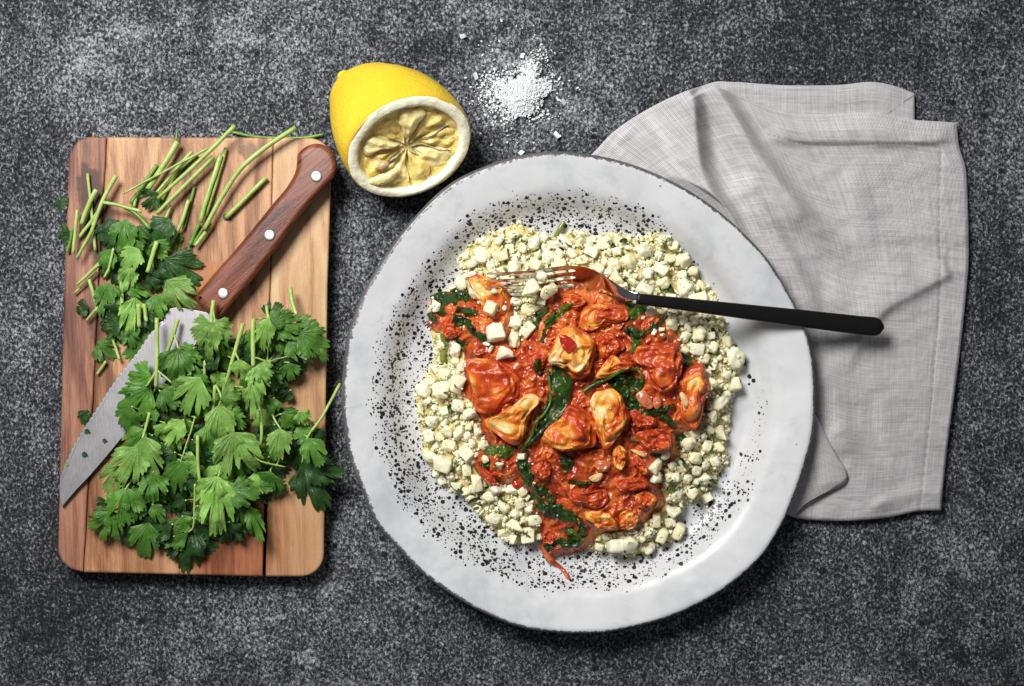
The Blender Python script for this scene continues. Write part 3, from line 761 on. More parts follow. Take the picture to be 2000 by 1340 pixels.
# dark leaves deep inside the bunch belong to one more flattened sprig
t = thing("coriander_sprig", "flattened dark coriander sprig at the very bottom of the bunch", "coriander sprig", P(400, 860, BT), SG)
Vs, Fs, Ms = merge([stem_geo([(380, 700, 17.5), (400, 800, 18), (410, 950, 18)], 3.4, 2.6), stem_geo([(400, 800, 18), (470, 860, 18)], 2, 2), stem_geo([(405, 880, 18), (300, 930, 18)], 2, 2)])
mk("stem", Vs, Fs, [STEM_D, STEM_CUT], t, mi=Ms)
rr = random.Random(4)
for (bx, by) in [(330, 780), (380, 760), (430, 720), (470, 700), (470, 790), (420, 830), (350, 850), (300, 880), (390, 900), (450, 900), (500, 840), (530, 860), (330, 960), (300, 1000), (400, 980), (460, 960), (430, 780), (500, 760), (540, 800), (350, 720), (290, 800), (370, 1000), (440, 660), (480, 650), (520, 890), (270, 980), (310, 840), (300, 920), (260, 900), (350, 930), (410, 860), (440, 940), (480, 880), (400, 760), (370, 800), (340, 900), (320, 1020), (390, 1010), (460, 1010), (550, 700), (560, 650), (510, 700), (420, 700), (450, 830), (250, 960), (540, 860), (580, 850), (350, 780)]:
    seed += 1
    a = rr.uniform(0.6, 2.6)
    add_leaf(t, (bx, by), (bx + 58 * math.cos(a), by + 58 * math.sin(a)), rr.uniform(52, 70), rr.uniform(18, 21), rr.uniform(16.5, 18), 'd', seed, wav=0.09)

# chopped stems, each its own thing
CS = "chopped coriander stems on the board"
cut_stems = [
 ([(347, 277), (318, 325), (288, 371)], 5.6, 5.4, 21, "thick pale chopped coriander stem near the top edge of the board"),
 ([(346, 254), (344, 274)], 1.8, 2.4, 19, "tiny dark stem end at the top edge of the board"),
 ([(406, 290), (330, 330), (241, 378)], 2.6, 1.9, 24, "thin coriander stem lying crosswise over the other chopped stems"),
 ([(459, 246), (392, 312), (308, 388)], 4.4, 3.6, 25, "long coriander stem jutting past the top edge of the board"),
 ([(417, 306), (362, 362), (305, 418)], 4.4, 3.6, 22, "coriander stem parallel to and below the long jutting stem"),
 ([(307, 322), (281, 360), (255, 398)], 4.0, 4.0, 18, "coriander stem half under the thick pale stem"),
 ([(375, 296), (345, 330), (303, 380)], 3.2, 3.2, 19, "slim coriander stem between the thick and the long jutting stem"),
 ([(385, 302), (345, 340), (312, 400)], 2.8, 2.6, 17, "thin low coriander stem under the crossing pile"),
 ([(431, 304), (410, 370), (390, 435)], 4.9, 4.5, 20, "left one of two upright coriander stems near the board middle"),
 ([(441, 289), (424, 350), (402, 421)], 3.7, 3.4, 18, "right one of two upright coriander stems near the board middle"),
 ([(578, 249), (520, 287), (469, 331), (433, 385), (399, 448)], 4.8, 4.4, 22, "longest curved coriander stem sweeping down from the top right edge"),
 ([(520, 347), (442, 425)], 4.4, 4.6, 18, "lone straight coriander stem beside the knife handle"),
 ([(414, 438), (381, 480)], 3.9, 3.9, 19, "short coriander stem at the foot of the longest curved one"),
 ([(389, 438), (370, 480)], 3.8, 3.6, 17.5, "short coriander stem under the upright pair"),
 ([(402, 440), (376, 478)], 3.0, 3.0, 17, "short thin coriander stem between two short ones"),
 ([(379, 364), (368, 410), (358, 448)], 3.0, 3.0, 17, "thin coriander stem left of the upright pair"),
 ([(369, 391), (352, 440), (322, 495)], 3.9, 3.2, 20, "bent coriander stem running down to the amber patch of the board"),
 ([(226, 344), (201, 391), (178, 452), (150, 505)], 4.8, 2.6, 22, "long tapering coriander stem over the dark knot"),
 ([(188, 371), (172, 402), (159, 438)], 4.8, 4.4, 20, "stubby coriander stem over the dark knot"),
 ([(171, 339), (180, 420), (186, 489)], 3.0, 3.0, 17.5, "thin upright coriander stem under the others on the dark knot"),
 ([(151, 410), (147, 450), (142, 495)], 3.6, 3.2, 21, "pale coriander stem upright at the left edge of the board"),
 ([(205, 395), (180, 430), (154, 464)], 3.4, 3.4, 18, "coriander stem crossing behind the long tapering one"),
 ([(202, 395), (240, 403), (276, 413)], 3.2, 3.4, 24, "coriander stem lying nearly level above the chopped leaves"),
 ([(238, 401), (268, 420), (293, 447)], 3.8, 3.8, 23, "dark broad coriander stem above the chopped leaves"),
 ([(201, 509), (178, 530), (150, 556)], 4.6, 2.6, 21, "split coriander stem below the dark knot"),
 ([(189, 532), (145, 573)], 2.2, 2.2, 18, "thin coriander stem below the split one"),
 ([(174, 546), (184, 580), (191, 608)], 3.6, 3.2, 20, "upright coriander stem left of the chopped leaves"),
 ([(306, 472), (298, 500), (288, 532)], 4.6, 4.0, 26, "thick coriander stem sunk among the chopped leaves"),
 ([(142, 445), (137, 470), (131, 493)], 3.0, 3.0, 18, "short dark coriander stem at the left edge of the board"),
 ([(270, 594), (272, 638)], 4.2, 4.0, 28, "left one of two short stems on the chopped leaf by the blade"),
 ([(281, 594), (286, 628)], 3.6, 3.6, 27, "right one of two short stems on the chopped leaf by the blade"),
 ([(195, 608), (219, 628)], 2.8, 2.8, 19, "short coriander stem low on the left of the chopped leaves"),
 ([(189, 604), (168, 626)], 3.2, 2.0, 19, "flat pale coriander stem pointing down left"),
 ([(234, 536), (238, 570), (238, 600)], 3.4, 3.6, 22, "upright coriander stem through the gap in the chopped leaves"),
 ([(215, 649), (224, 675), (234, 702)], 2.6, 2.8, 19, "short coriander stem beside the stray leaf over the bare wood"),
 ([(222, 485), (214, 520), (203, 542)], 2.6, 2.2, 24, "curved coriander stem on the left of the chopped leaves"),
 ([(207, 706), (190, 731)], 2.8, 2.8, 17.5, "lowest short coriander stem on bare wood beside the blade"),
 ([(268, 372), (262, 404)], 3.0, 3.0, 18, "short coriander stem beside the dark small leaf"),
 ([(334, 402), (322, 430)], 3.2, 3.2, 19, "stub of coriander stem under the dark chopped leaf"),
 ([(297, 500), (302, 545)], 2.6, 2.6, 20, "dark coriander stem right of the thick sunken one"),
 ([(255, 545), (258, 590)], 2.4, 2.4, 21, "slim coriander stem above the pale chopped leaf"),
]
for i, (pts, r0, r1, z, lab) in enumerate(cut_stems):
    zz = max(z, BT + max(r0, r1) * 0.3 + 0.2)
    p3 = [(x, y, zz + (0.8 * math.sin(i * 1.7) * (k / max(1, len(pts) - 1) - 0.5))) for k, (x, y) in enumerate(pts)]
    V_, F_, M_ = stem_geo(p3, r0, r1, seg=10)
    dark = i in (1, 5, 7, 13, 14, 15, 23, 28, 39)
    o = mk("coriander_cutting", V_, F_, [STEM_D if dark else STEM, STEM_CUT], mi=M_)
    tag(o, lab, "herb cutting", CS)
V_, F_, M_ = stem_geo([(452, 258, 2), (500, 267, 1.6), (560, 270, 1.6), (600, 268, 1.6), (631, 263, 1.8)], 2.6, 3.2)
tag(mk("coriander_cutting", V_, F_, [STEM_D, STEM_CUT], mi=M_), "coriander stem lying on the stone behind the board's top edge", "herb cutting")

CL = "chopped coriander leaves on the board"
cut_leaves = [
 (212, 426, 226, 488, 46, 22, 'd', "dark chopped coriander leaf at the upper left of the heap"),
 (246, 428, 238, 500, 44, 26, 'm', "folded coriander leaf in the upper middle of the heap"),
 (272, 486, 236, 528, 40, 29, 'b', "pale curled coriander leaf in the middle of the heap"),
 (256, 520, 240, 570, 30, 28, 'b', "pale pointed coriander leaf under the curled one"),
 (330, 425, 298, 480, 48, 23, 'd', "dark coriander leaf at the upper right of the heap"),
 (308, 376, 280, 408, 36, 22, 'd', "small dark coriander leaf among the chopped stems"),
 (322, 505, 388, 560, 74, 21, 'd', "square cut dark coriander leaf on the amber patch"),
 (324, 548, 380, 602, 52, 27, 'b', "pale coriander leaf touching the front of the knife handle"),
 (214, 552, 196, 618, 36, 22, 'm', "coriander leaf at the left side of the heap"),
 (264, 580, 252, 660, 40, 26, 'b', "long pale coriander leaf with two short stems on it"),
 (246, 560, 292, 578, 24, 25, 'm', "little coriander leaf above the long pale one"),
 (216, 486, 204, 536, 28, 24, 'm', "narrow frilly coriander leaf at the left of the heap"),
 (236, 630, 196, 644, 34, 22, 'd', "dark lobed coriander leaf low in the heap"),
 (290, 645, 244, 704, 56, 20, 'm', "broad coriander leaf lowest in the heap beside the blade"),
 (190, 668, 226, 700, 44, 19, 'm', "stray coriander leaf alone on bare wood"),
 (172, 598, 146, 606, 26, 18, 'd', "small round dark coriander leaf at far left of the board"),
 (130, 402, 106, 392, 26, 17, 'd', "small coriander leaf jutting over the left board edge, upper one"),
 (138, 456, 112, 462, 30, 17, 'd', "dark coriander leaf jutting over the left board edge, lower one"),
 (302, 574, 314, 626, 32, 25, 'm', "frilly coriander leaf beside the blade's square end"),
 (170, 800, 162, 830, 24, 17, 'd', "dark coriander scrap under the serrated edge"),
 (270, 440, 292, 510, 60, 20, 'd', "dark coriander leaf deep in the top of the heap"),
 (230, 500, 232, 560, 60, 18, 'd', "dark coriander leaf deep in the left of the heap"),
 (290, 500, 300, 570, 60, 18, 'd', "dark coriander leaf deep in the right of the heap"),
 (270, 560, 250, 630, 64, 18, 'd', "dark coriander leaf deep in the middle of the heap"),
 (240, 600, 226, 670, 60, 17.5, 'd', "dark coriander leaf deep in the lower left of the heap"),
 (290, 590, 270, 650, 60, 18, 'd', "dark coriander leaf deep in the bottom of the heap"),
 (338, 450, 342, 490, 26, 18, 'm', "thin coriander leaf scrap under the bent stem"),
 (252, 466, 262, 510, 40, 27, 'm', "mid green coriander leaf beside the folded one"),
]
cut_leaves += [
 (224, 452, 214, 500, 36, 25, 'd', "dark coriander leaf just under the short level stem"),
 (300, 470, 322, 506, 38, 24, 'm', "coriander leaf right of the thick sunken stem"),
 (286, 540, 318, 560, 36, 23, 'd', "dark coriander leaf left of the pale one by the handle"),
 (210, 560, 232, 600, 34, 23, 'm', "coriander leaf inside the left side of the heap"),
 (280, 610, 300, 650, 34, 24, 'd', "dark coriander leaf right of the two short stems"),
 (226, 590, 222, 632, 32, 24, 'd', "dark coriander leaf left of the long pale one"),
 (262, 450, 282, 478, 34, 27, 'm', "small coriander leaf at the heap's upper middle right"),
 (250, 636, 262, 680, 36, 22, 'm', "small coriander leaf above the lowest broad one"),
 (316, 586, 330, 616, 26, 22, 'd', "small dark coriander leaf at the blade's upper corner"),
 (206, 440, 190, 470, 26, 21, 'd', "small dark coriander leaf beside the long tapering stem"),
]
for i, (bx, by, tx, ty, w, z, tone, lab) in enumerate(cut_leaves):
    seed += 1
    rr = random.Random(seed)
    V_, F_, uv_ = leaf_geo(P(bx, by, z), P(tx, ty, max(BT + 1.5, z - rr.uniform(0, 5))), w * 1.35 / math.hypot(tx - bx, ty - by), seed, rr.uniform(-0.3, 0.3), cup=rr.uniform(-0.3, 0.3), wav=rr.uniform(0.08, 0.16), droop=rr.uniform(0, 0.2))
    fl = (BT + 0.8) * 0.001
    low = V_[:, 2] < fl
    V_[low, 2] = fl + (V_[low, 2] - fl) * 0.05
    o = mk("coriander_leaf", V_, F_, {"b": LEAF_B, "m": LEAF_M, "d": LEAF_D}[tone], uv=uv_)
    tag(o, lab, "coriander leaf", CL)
# little scraps on the blade
for (x, y, r_, lab) in ((171, 843, 6, "green herb scrap on the blade nearest its serrated edge"), (205, 861, 5, "brownish herb scrap in the middle of the blade"), (166, 888, 6, "herb scrap on the lower part of the blade"), (131, 907, 4, "bright green crumb on the serrated edge near the tip"), (443, 424, 7, "dark herb scrap at the end of the lone straight stem")):
    seed += 1
    z = BT + 3.6 + float(kz(np.array(x), np.array(y))) if x < 300 else BT + 0.8
    V_, F_, uv_ = leaf_geo(P(x - r_, y - r_ * 0.5, z), P(x + r_, y + r_ * 0.6, z), 0.8, seed, 0.1, nth=20, nrad=4, wav=0.05)
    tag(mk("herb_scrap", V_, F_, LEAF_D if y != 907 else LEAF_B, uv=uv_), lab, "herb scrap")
# ---------------------------------------------------------------- squeezed lemon half
zc = 50.0
Cf = P(796, 283, zc); kk = (H - zc / 1000) / H
RL = 129 * S * kk
lu = np.array((0.915, 0.404, 0.0)); lu /= np.linalg.norm(lu)
hd = np.array((0.404, -0.915, 0.0)); hd /= np.linalg.norm(hd)
tl = math.radians(37)
ln = hd * math.sin(tl) + np.array((0, 0, 1.0)) * math.cos(tl)
lv = np.cross(ln, lu)
lemon = thing("lemon_half", "squeezed yellow lemon half lying tilted with its hollow cut face up, between board and plate", "lemon", P(780, 260, 0))
NT = 120
th = np.linspace(0, 2 * math.pi, NT, endpoint=False)
def face_pt(u, v, w):      # u,v in units of RL in the face plane, w in RL along the normal
    u = np.asarray(u, float); v = np.asarray(v, float) + 0 * u; w = np.asarray(w, float) + 0 * u
    v = v * 0.83
    return Cf + RL * (u[..., None] * lu + v[..., None] * lv + w[..., None] * ln)
Ll = 1.52
ts = [0, 0.012, 0.03, 0.07, 0.14, 0.22, 0.31, 0.4, 0.5, 0.6, 0.69, 0.77, 0.83, 0.88, 0.92, 0.95, 0.98, 1.01, 1.04, 1.065, 1.08, 1.085]
rings = []; nub = []; cut = []
for t_ in ts:
    e = math.sqrt(max(0, 1 - min(t_, 1) ** 2.7)) * (1 + 0.03 * math.sin(min(t_, 1) * math.pi))
    nip = 0.27 * math.sqrt(max(0, 1 - ((t_ - 0.80) / 0.286) ** 2)) if t_ > 0.80 else 0
    e = max(e, nip) if t_ > 0.8 else e
    e = math.hypot(e, nip * 0.5) if 0.8 < t_ < 1.0 else e
    if t_ == 0: e = 0.978
    if t_ == 0.012: e = 0.995
    wob = 1 + 0.018 * noise(np.cos(th) * 1.4, np.sin(th) * 1.4, t_ * 2 + 1.0) + 0.006 * noise(np.cos(th) * 5, np.sin(th) * 5, t_ * 6 + 1.0)
    sk_u = -0.12 * t_ - 0.30 * t_ ** 3.5; sk_v = 0.54 * t_ ** 1.25 + 0.30 * t_ ** 4
    w0 = 0.02 * noise(np.cos(th) * 2, np.sin(th) * 2, 4.2) if t_ < 0.05 else 0
    rings.append(face_pt(e * wob * np.cos(th) + sk_u, e * wob * 0.985 * np.sin(th) + sk_v, -Ll * t_ + w0))
    nub += [float(sstep(0.9, 1.03, t_))] * NT
    cut += [1.0 if t_ <= 0.012 else (0.4 if t_ < 0.04 else 0.0)] * NT
V, F = rings_mesh(rings, cap0=False)
zmin = V[:, 2].min()
mk("peel", V, F, RIND, lemon, attrs={"nub": nub, "cut": cut})
lift = -zmin
print("lemon zmin mm", zmin * 1000)
# pith ring and hollow
rings = []
for r_, w_ in ((0.985, -0.012), (0.965, 0.004), (0.92, 0.010), (0.875, 0.010), (0.84, 0.0), (0.82, -0.02), (0.81, -0.06), (0.80, -0.12)):
    wob = 1 + (0.012 * noise(np.cos(th) * 2.4, np.sin(th) * 2.4, 8.0) + 0.01 * noise(np.cos(th) * 7, np.sin(th) * 7, 8.0)) * (1 if r_ < 0.9 else 0.3)
    shift = -0.03 * (r_ < 0.9)
    rings.append(face_pt(r_ * wob * np.cos(th), r_ * wob * np.sin(th) + shift, w_ + 0.008 * noise(np.cos(th) * 6, np.sin(th) * 6, r_ * 9)))
V, F = rings_mesh(rings, cap0=False, cap1=False)
mk("pith", V, F, PITH, lemon)
rings = []
for r_ in (0.85, 0.74, 0.62, 0.5, 0.38, 0.26, 0.14, 0.04):
    w_ = -0.08 - 0.14 * (1 - (r_ / 0.85) ** 2) + 0.04 * noise(np.cos(th) * r_ * 6, np.sin(th) * r_ * 6, 2.0)
    rings.append(face_pt(r_ * np.cos(th), r_ * np.sin(th) - 0.03, w_))
V, F = rings_mesh(rings, cap0=False)
mk("hollow", V, F, PULP, lemon)
cr = (-0.03, -0.04)
segs = [(28, 20, .62, 0), (66, 20, .64, 1), (106, 22, .60, 0), (146, 19, .58, 1), (186, 23, .62, 0), (232, 22, .60, 1), (272, 18, .60, 0), (308, 20, .63, 1), (346, 19, .64, 0)]
for i, (a0, hw, rl, kind) in enumerate(segs):
    m_, n_ = 16, 18
    rr_ = np.linspace(0.0, 1, m_)[:, None]; aa = np.linspace(-1, 1, n_)[None, :]
    rad = 0.10 + rr_ * (rl + 0.03 + 0.035 * noise(aa * 2, i * 3.3, 1.1))
    wdt = (0.80 + 0.25 * np.sin(np.clip(rr_, 0, 1) * math.pi * 0.60)) * (1 - 0.45 * sstep(0.85, 1, rr_))
    an = math.radians(a0) + math.radians(hw) * aa * wdt * 0.98 + 0.09 * noise(rr_ * 3, i * 2.0, 0.4)
    prof = np.sqrt(np.clip(1 - np.abs(aa) ** 2.4, 0, 1)) * np.sqrt(np.clip(np.sin(rr_ * math.pi * 0.97 + 0.05), 0, 1))
    hh = (0.11 if kind else 0.085) + 0.05 * math.sin(i * 2.3)
    bowl = -0.07 - 0.14 * (1 - ((rad) / 0.85) ** 2)
    zz_ = bowl - 0.03 + hh * prof + 0.075 * noise(rad * 6, an * 4, i + 0.5) * prof + 0.012 * np.sin(aa * 7 + rr_ * 3 + i) * prof
    V = face_pt(rad * np.cos(an) + cr[0], rad * np.sin(an) + cr[1], zz_)
    mk("segment", V.reshape(-1, 3), grid_faces(m_, n_), PULP_L if kind else PULP, lemon)
    # membrane wall between the segments
    ab = math.radians(a0 + 19.5)
    m2 = 14; rw = np.linspace(0.06, rl + 0.09, m2)
    wall = []
    for s_i, off in enumerate((-0.011, 0.0, 0.011)):
        bow = 0.03 * np.sin(rw * 9 + i * 1.7)
        x_ = rw * math.cos(ab) - (off + bow) * math.sin(ab) + cr[0]; y_ = rw * math.sin(ab) + (off + bow) * math.cos(ab) + cr[1]
        top_ = -0.10 - 0.12 * (1 - (rw / 0.8) ** 2) + 0.055 + 0.02 * np.sin(rw * 14 + i)
        wall.append(face_pt(x_, y_, top_ if s_i == 1 else top_ - 0.13))
    V = np.concatenate(wall)
    mk("membrane", V, grid_faces(3, m2), PULP_L, lemon)
def ico(sub):
    b = bmesh.new(); bmesh.ops.create_icosphere(b, subdivisions=sub, radius=1)
    V = np.array([v.co[:] for v in b.verts]); F = [[v.index for v in f.verts] for f in b.faces]; b.free()
    return V, F
I2, I3, I4, I5 = ico(2), ico(3), ico(4), ico(5)
def pxface(x, y):
    d = (P(x, y, zc - 8) - Cf) / RL
    return float(d @ lu), float((d @ np.array((lv[0], lv[1], 0))) / (lv[0] ** 2 + lv[1] ** 2)) / 0.83
u_, v_ = pxface(747, 322)
V = I3[0] * (1 + 0.12 * noise(I3[0][:, 0] * 3, I3[0][:, 1] * 3, I3[0][:, 2] * 3)[:, None])
mk("seed", face_pt(u_ + V[:, 0] * 0.10, v_ + V[:, 1] * 0.085, -0.03 + V[:, 2] * 0.07), I3[1], SEED, lemon)
u_, v_ = pxface(747, 346)
V = I3[0] * (1 + 0.10 * noise(I3[0][:, 0] * 3, I3[0][:, 1] * 2, I3[0][:, 2] * 3)[:, None])
mk("segment", face_pt(u_ + V[:, 0] * 0.26, v_ + V[:, 1] * 0.11 + 0.06 * V[:, 0] ** 2, -0.03 + V[:, 2] * 0.07), I3[1], PULP_L, lemon)
# set the whole lemon down on the stone
for ch_ in lemon.children:
    pass
lemon.location.z += lift

# ---------------------------------------------------------------- salt
def flakes(n, fx, seed, smin, smax, zf):
    r_ = np.random.RandomState(seed)
    cube = np.array([(-1, -1, -1), (1, -1, -1), (1, 1, -1), (-1, 1, -1), (-1, -1, 1), (1, -1, 1), (1, 1, 1), (-1, 1, 1)], float)
    fc = [(0, 3, 2, 1), (4, 5, 6, 7), (0, 1, 5, 4), (1, 2, 6, 5), (2, 3, 7, 6), (3, 0, 4, 7)]
    Vs, Fs = [], []
    for i in range(n):
        x, y = fx(r_)
        s = smin + (smax - smin) * r_.rand() ** 2.5
        sc3 = np.array((s, s * r_.uniform(0.5, 1), s * r_.uniform(0.2, 0.6)))
        q = cube * (1 + r_.uniform(-0.35, 0.2, (8, 3))) * sc3
        a, b, c = r_.uniform(0, 6.28), r_.uniform(-0.7, 0.7), r_.uniform(-0.7, 0.7)
        ca, sa, cb, sb, cc, s_ = math.cos(a), math.sin(a), math.cos(b), math.sin(b), math.cos(c), math.sin(c)
        R = np.array(((ca, -sa, 0), (sa, ca, 0), (0, 0, 1))) @ np.array(((cb, 0, sb), (0, 1, 0), (-sb, 0, cb))) @ np.array(((1, 0, 0), (0, cc, -s_), (0, s_, cc)))
        q = q @ R.T
        z = zf(x, y, r_)
        q[:, 2] -= q[:, 2].min() if z < 0.4 else 0
        Vs.append(P(x, y, max(z, 0)) + q * S)
        Fs += [tuple(k + 8 * i for k in f) for f in fc]
    return np.concatenate(Vs), Fs
def salt_h(x, y): 
    return 7.5 * math.exp(-(((x - 1022) / 42) ** 2 + ((y - 182) / 44) ** 2))
def sx(r_):
    for _ in range(12):
        x, y = sx0(r_)
        if math.hypot(x - 1022, y - 180) < 30 or float(fbm(np.array(x / 34.0), np.array(y / 34.0), 4.4, 3)) > -0.12 + 0.35 * (math.hypot(x - 1020, y - 180) > 48) - 0.5 * (r_.rand() < 0.3): return x, y
    return x, y
def sx0(r_):
    k = r_.rand()
    if k < 0.52: return r_.normal(1022, 23), r_.normal(180, 27)
    if k < 0.80: return r_.normal(1018, 34), r_.normal(176, 36)
    return r_.normal(1008, 44), r_.normal(172, 46)
V, F = flakes(7000, sx, 11, 0.5, 2.6, lambda x, y, r_: salt_h(x, y) * r_.uniform(0.75, 1.0))
tag(mk("salt_pile", V, F, SALT, smooth=False), "loose pile of coarse white salt flakes spilled beside the lemon", "salt", kind="stuff")
big = [(905, 72, 6, "large salt flake lying apart above and left of the pile"), (1087, 265, 8, "wedge shaped salt flake lying apart below the pile towards the plate"), (930, 150, 7, "broad salt flake at the left fringe of the pile"), (1100, 200, 6, "clear salt flake at the right fringe of the pile"), (1020, 110, 6, "blocky salt flake at the top fringe of the pile"), (1018, 300, 5, "salt flake nearest the rim of the plate")]
for i, (x, y, s_, lab) in enumerate(big):
    V, F = flakes(1, lambda r_: (x, y), 50 + i, s_ * 1.0, s_ * 1.01, lambda x, y, r_: 0.0)
    tag(mk("salt_flake", V, F, SALT, smooth=False), lab, "salt flake")

# ---------------------------------------------------------------- plate
PC = np.array((1129.0, 766.0))
pl_pts = [(1080, 296), (1140, 300), (1208, 313), (1276, 337), (1344, 371), (1411, 418), (1466, 469), (1507, 517), (1547, 585), (1574, 646), (1588, 707), (1591, 775), (1588, 843), (1571, 911), (1547, 979), (1524, 1030), (1480, 1095), (1400, 1160), (1300, 1208), (1200, 1233), (1150, 1237),
          (1100, 1237), (1018, 1226), (944, 1197), (884, 1163), (827, 1122), (779, 1074), (732, 1020), (708, 960), (687, 910), (673, 850), (667, 790), (669, 730), (677, 660), (693, 609), (715, 559), (747, 506), (775, 465), (809, 424), (859, 374), (913, 339), (1000, 307)]
pp = catmull(pl_pts, 6, closed=True) - PC
pa = np.unwrap(np.arctan2(pp[:, 1], pp[:, 0])); pr = np.hypot(pp[:, 0], pp[:, 1])
o_ = np.argsort(np.mod(pa, 2 * math.pi)); pa_s = np.mod(pa, 2 * math.pi)[o_]; pr_s = pr[o_]
def plate_R(ang):
    return np.interp(np.mod(ang, 2 * math.pi), pa_s, pr_s, period=2 * math.pi)
PR_R = [0, 0.5, 0.64, 0.72, 0.765, 0.80, 0.84, 0.89, 0.95, 0.985, 1.0]
PR_Z = [5.0, 5.1, 5.6, 7.6, 11.5, 16.2, 20.0, 22.2, 24.2, 25.2, 24.8]
def plate_z(x, y):
    dx = np.asarray(x, float) - PC[0]; dy = np.asarray(y, float) - PC[1]
    r = np.hypot(dx, dy) / plate_R(np.arctan2(dy, dx))
    q = catmull(list(zip(PR_R, PR_Z)), 6)
    return np.interp(r, q[:, 0], q[:, 1])
NTP = 420
tp = np.linspace(0, 2 * math.pi, NTP, endpoint=False)
Rp = plate_R(tp)
Rm = 463.0
rads = np.concatenate([np.linspace(0.01, 0.6, 14)[:-1], np.linspace(0.6, 0.97, 46), [0.978, 0.985, 0.991, 0.996]])
rings = []; spk = []; edg = []
def dens(ang, r):
    d = np.degrees(np.mod(-ang, 2 * math.pi))          # 0 right, 90 up, 180 left, 270 down
    lo = np.interp(d, [0, 30, 60, 75, 90, 120, 150, 180, 210, 240, 270, 300, 330, 345, 360], [.74, .60, .56, .55, .52, .52, .50, .50, .52, .56, .60, .66, .72, .76, .74])
    hi = np.interp(d, [0, 30, 45, 60, 75, 90, 120, 150, 180, 210, 240, 270, 300, 330, 345, 360], [.80, .64, .74, .82, .84, .84, .85, .85, .88, .88, .86, .84, .83, .82, .81, .80])
    am = np.interp(d, [0, 20, 35, 47, 60, 90, 120, 150, 180, 210, 240, 270, 300, 330, 345, 360], [.22, .02, .10, .28, .65, .85, .75, .8, 1.0, 1.05, 1.0, .9, .7, .75, .5, .22])
    n = fbm(np.cos(ang) * r * 11, np.sin(ang) * r * 11, 3.3, 3)
    rr_ = r + 0.035 * n
    band = sstep(lo - 0.03, lo + 0.05, rr_) * (1 - sstep(hi - 0.03, hi + 0.012, rr_))
    return np.clip(band * am * (0.50 + 0.8 * np.clip(n + 0.25, 0, 1.2)), 0, 1)
for r in rads:
    rpx = Rm * r * (1 - sstep(0.5, 1.0, r)) + Rp * r * sstep(0.5, 1.0, r)
    x = PC[0] + rpx * np.cos(tp); y = PC[1] + rpx * np.sin(tp)
    rj = rpx / Rp
    z = plate_z(x, y) + (0.35 * fbm(x / 90, y / 90, 1.7, 2) * sstep(0.75, 0.9, r)) - 0.5 * max(0, (r - 0.985)) / 0.01
    rings.append(PA(x, y, z)); spk.append(dens(tp, np.full(NTP, r)))
    lft = 0.5 + 0.5 * np.cos(tp - math.radians(210))     # heavier iron edge on the left
    edg.append(sstep(0.984 - 0.030 * lft, 1.0, r) * (0.95 + 0.02 * lft))
for r, zz_ in ((1.0, 23.2), (1.0, 22.0), (0.99, 20.8), (0.93, 18.6), (0.86, 16.0), (0.80, 12.0), (0.72, 5.0), (0.64, 2.2), (0.58, 1.2), (0.56, 0.0), (0.53, 0.0)):
    x = PC[0] + Rp * r * np.cos(tp); y = PC[1] + Rp * r * np.sin(tp)
    rings.append(PA(x, y, zz_ + 0 * x)); spk.append(np.zeros(NTP)); edg.append(np.full(NTP, 1.0 if r > 0.97 else 0.2))
V, F = rings_mesh(rings)
plate = mk("dinner_plate", V, [f[::-1] for f in F], PLATE, attrs={"speck": np.concatenate(spk), "edge": np.concatenate(edg)})
tag(plate, "large uneven white stoneware plate with black speckles and dark rim holding the curry", "plate")

# ---------------------------------------------------------------- linen napkin
def coons(top, right, bottom, left, nu, nv, zf, seed, uvs=0.3, under=3.0):
    """curves px; top,bottom run left-right; left,right run top-bottom"""
    T = resample(catmull(top, 8), nu); B = resample(catmull(bottom, 8), nu)
    Lc = resample(catmull(left, 8), nv); Rc = resample(catmull(right, 8), nv)
    u = np.linspace(0, 1, nu)[None, :, None]; v = np.linspace(0, 1, nv)[:, None, None]
    G = (1 - v) * T[None] + v * B[None] + (1 - u) * Lc[:, None] + u * Rc[:, None] \
        - ((1 - u) * (1 - v) * T[0] + u * (1 - v) * T[-1] + (1 - u) * v * B[0] + u * v * B[-1])
    x, y = G[..., 0], G[..., 1]
    ds = np.linalg.norm(np.diff(G, axis=1), axis=2).mean(0); du = np.r_[0, np.cumsum(ds)] * uvs
    dvv = np.linalg.norm(np.diff(G, axis=0), axis=2).mean(1); dv_ = np.r_[0, np.cumsum(dvv)] * uvs
    U = np.broadcast_to(du[None], x.shape); W = np.broadcast_to(dv_[:, None], x.shape)
    dE = np.minimum(np.minimum(U, U.max() - U), np.minimum(W, W.max() - W)) / 0.3
    z = zf(x, y, U / 0.3, W / 0.3)
    rr_ = np.hypot(x - PC[0], y - PC[1]) / plate_R(np.arctan2(y - PC[1], x - PC[0]))
    und = np.interp(rr_, [0.56, 0.64, 0.72, 0.80, 0.86, 0.93, 1.0, 1.03, 1.12], [0, 2.2, 5, 12, 16, 18.6, 20.5, 24, 60]) - under
    z = np.where(rr_ < 1.12, -np.log(np.exp(-np.clip(z, -20, 60) * 1.5) + np.exp(-np.clip(und, -20, 60) * 1.5)) / 1.5, z)
    edge_r = 1 - sstep(0, 7, dE)
    z = z - edge_r ** 2 * 1.6
    return x, y, z, U, W, dE
def ridge(x, y, pts, width, skew=0.0):
    """smooth fold crest along a polyline"""
    c = catmull(pts, 6)
    d = -poly_line_sd(x, y, c)
    return d
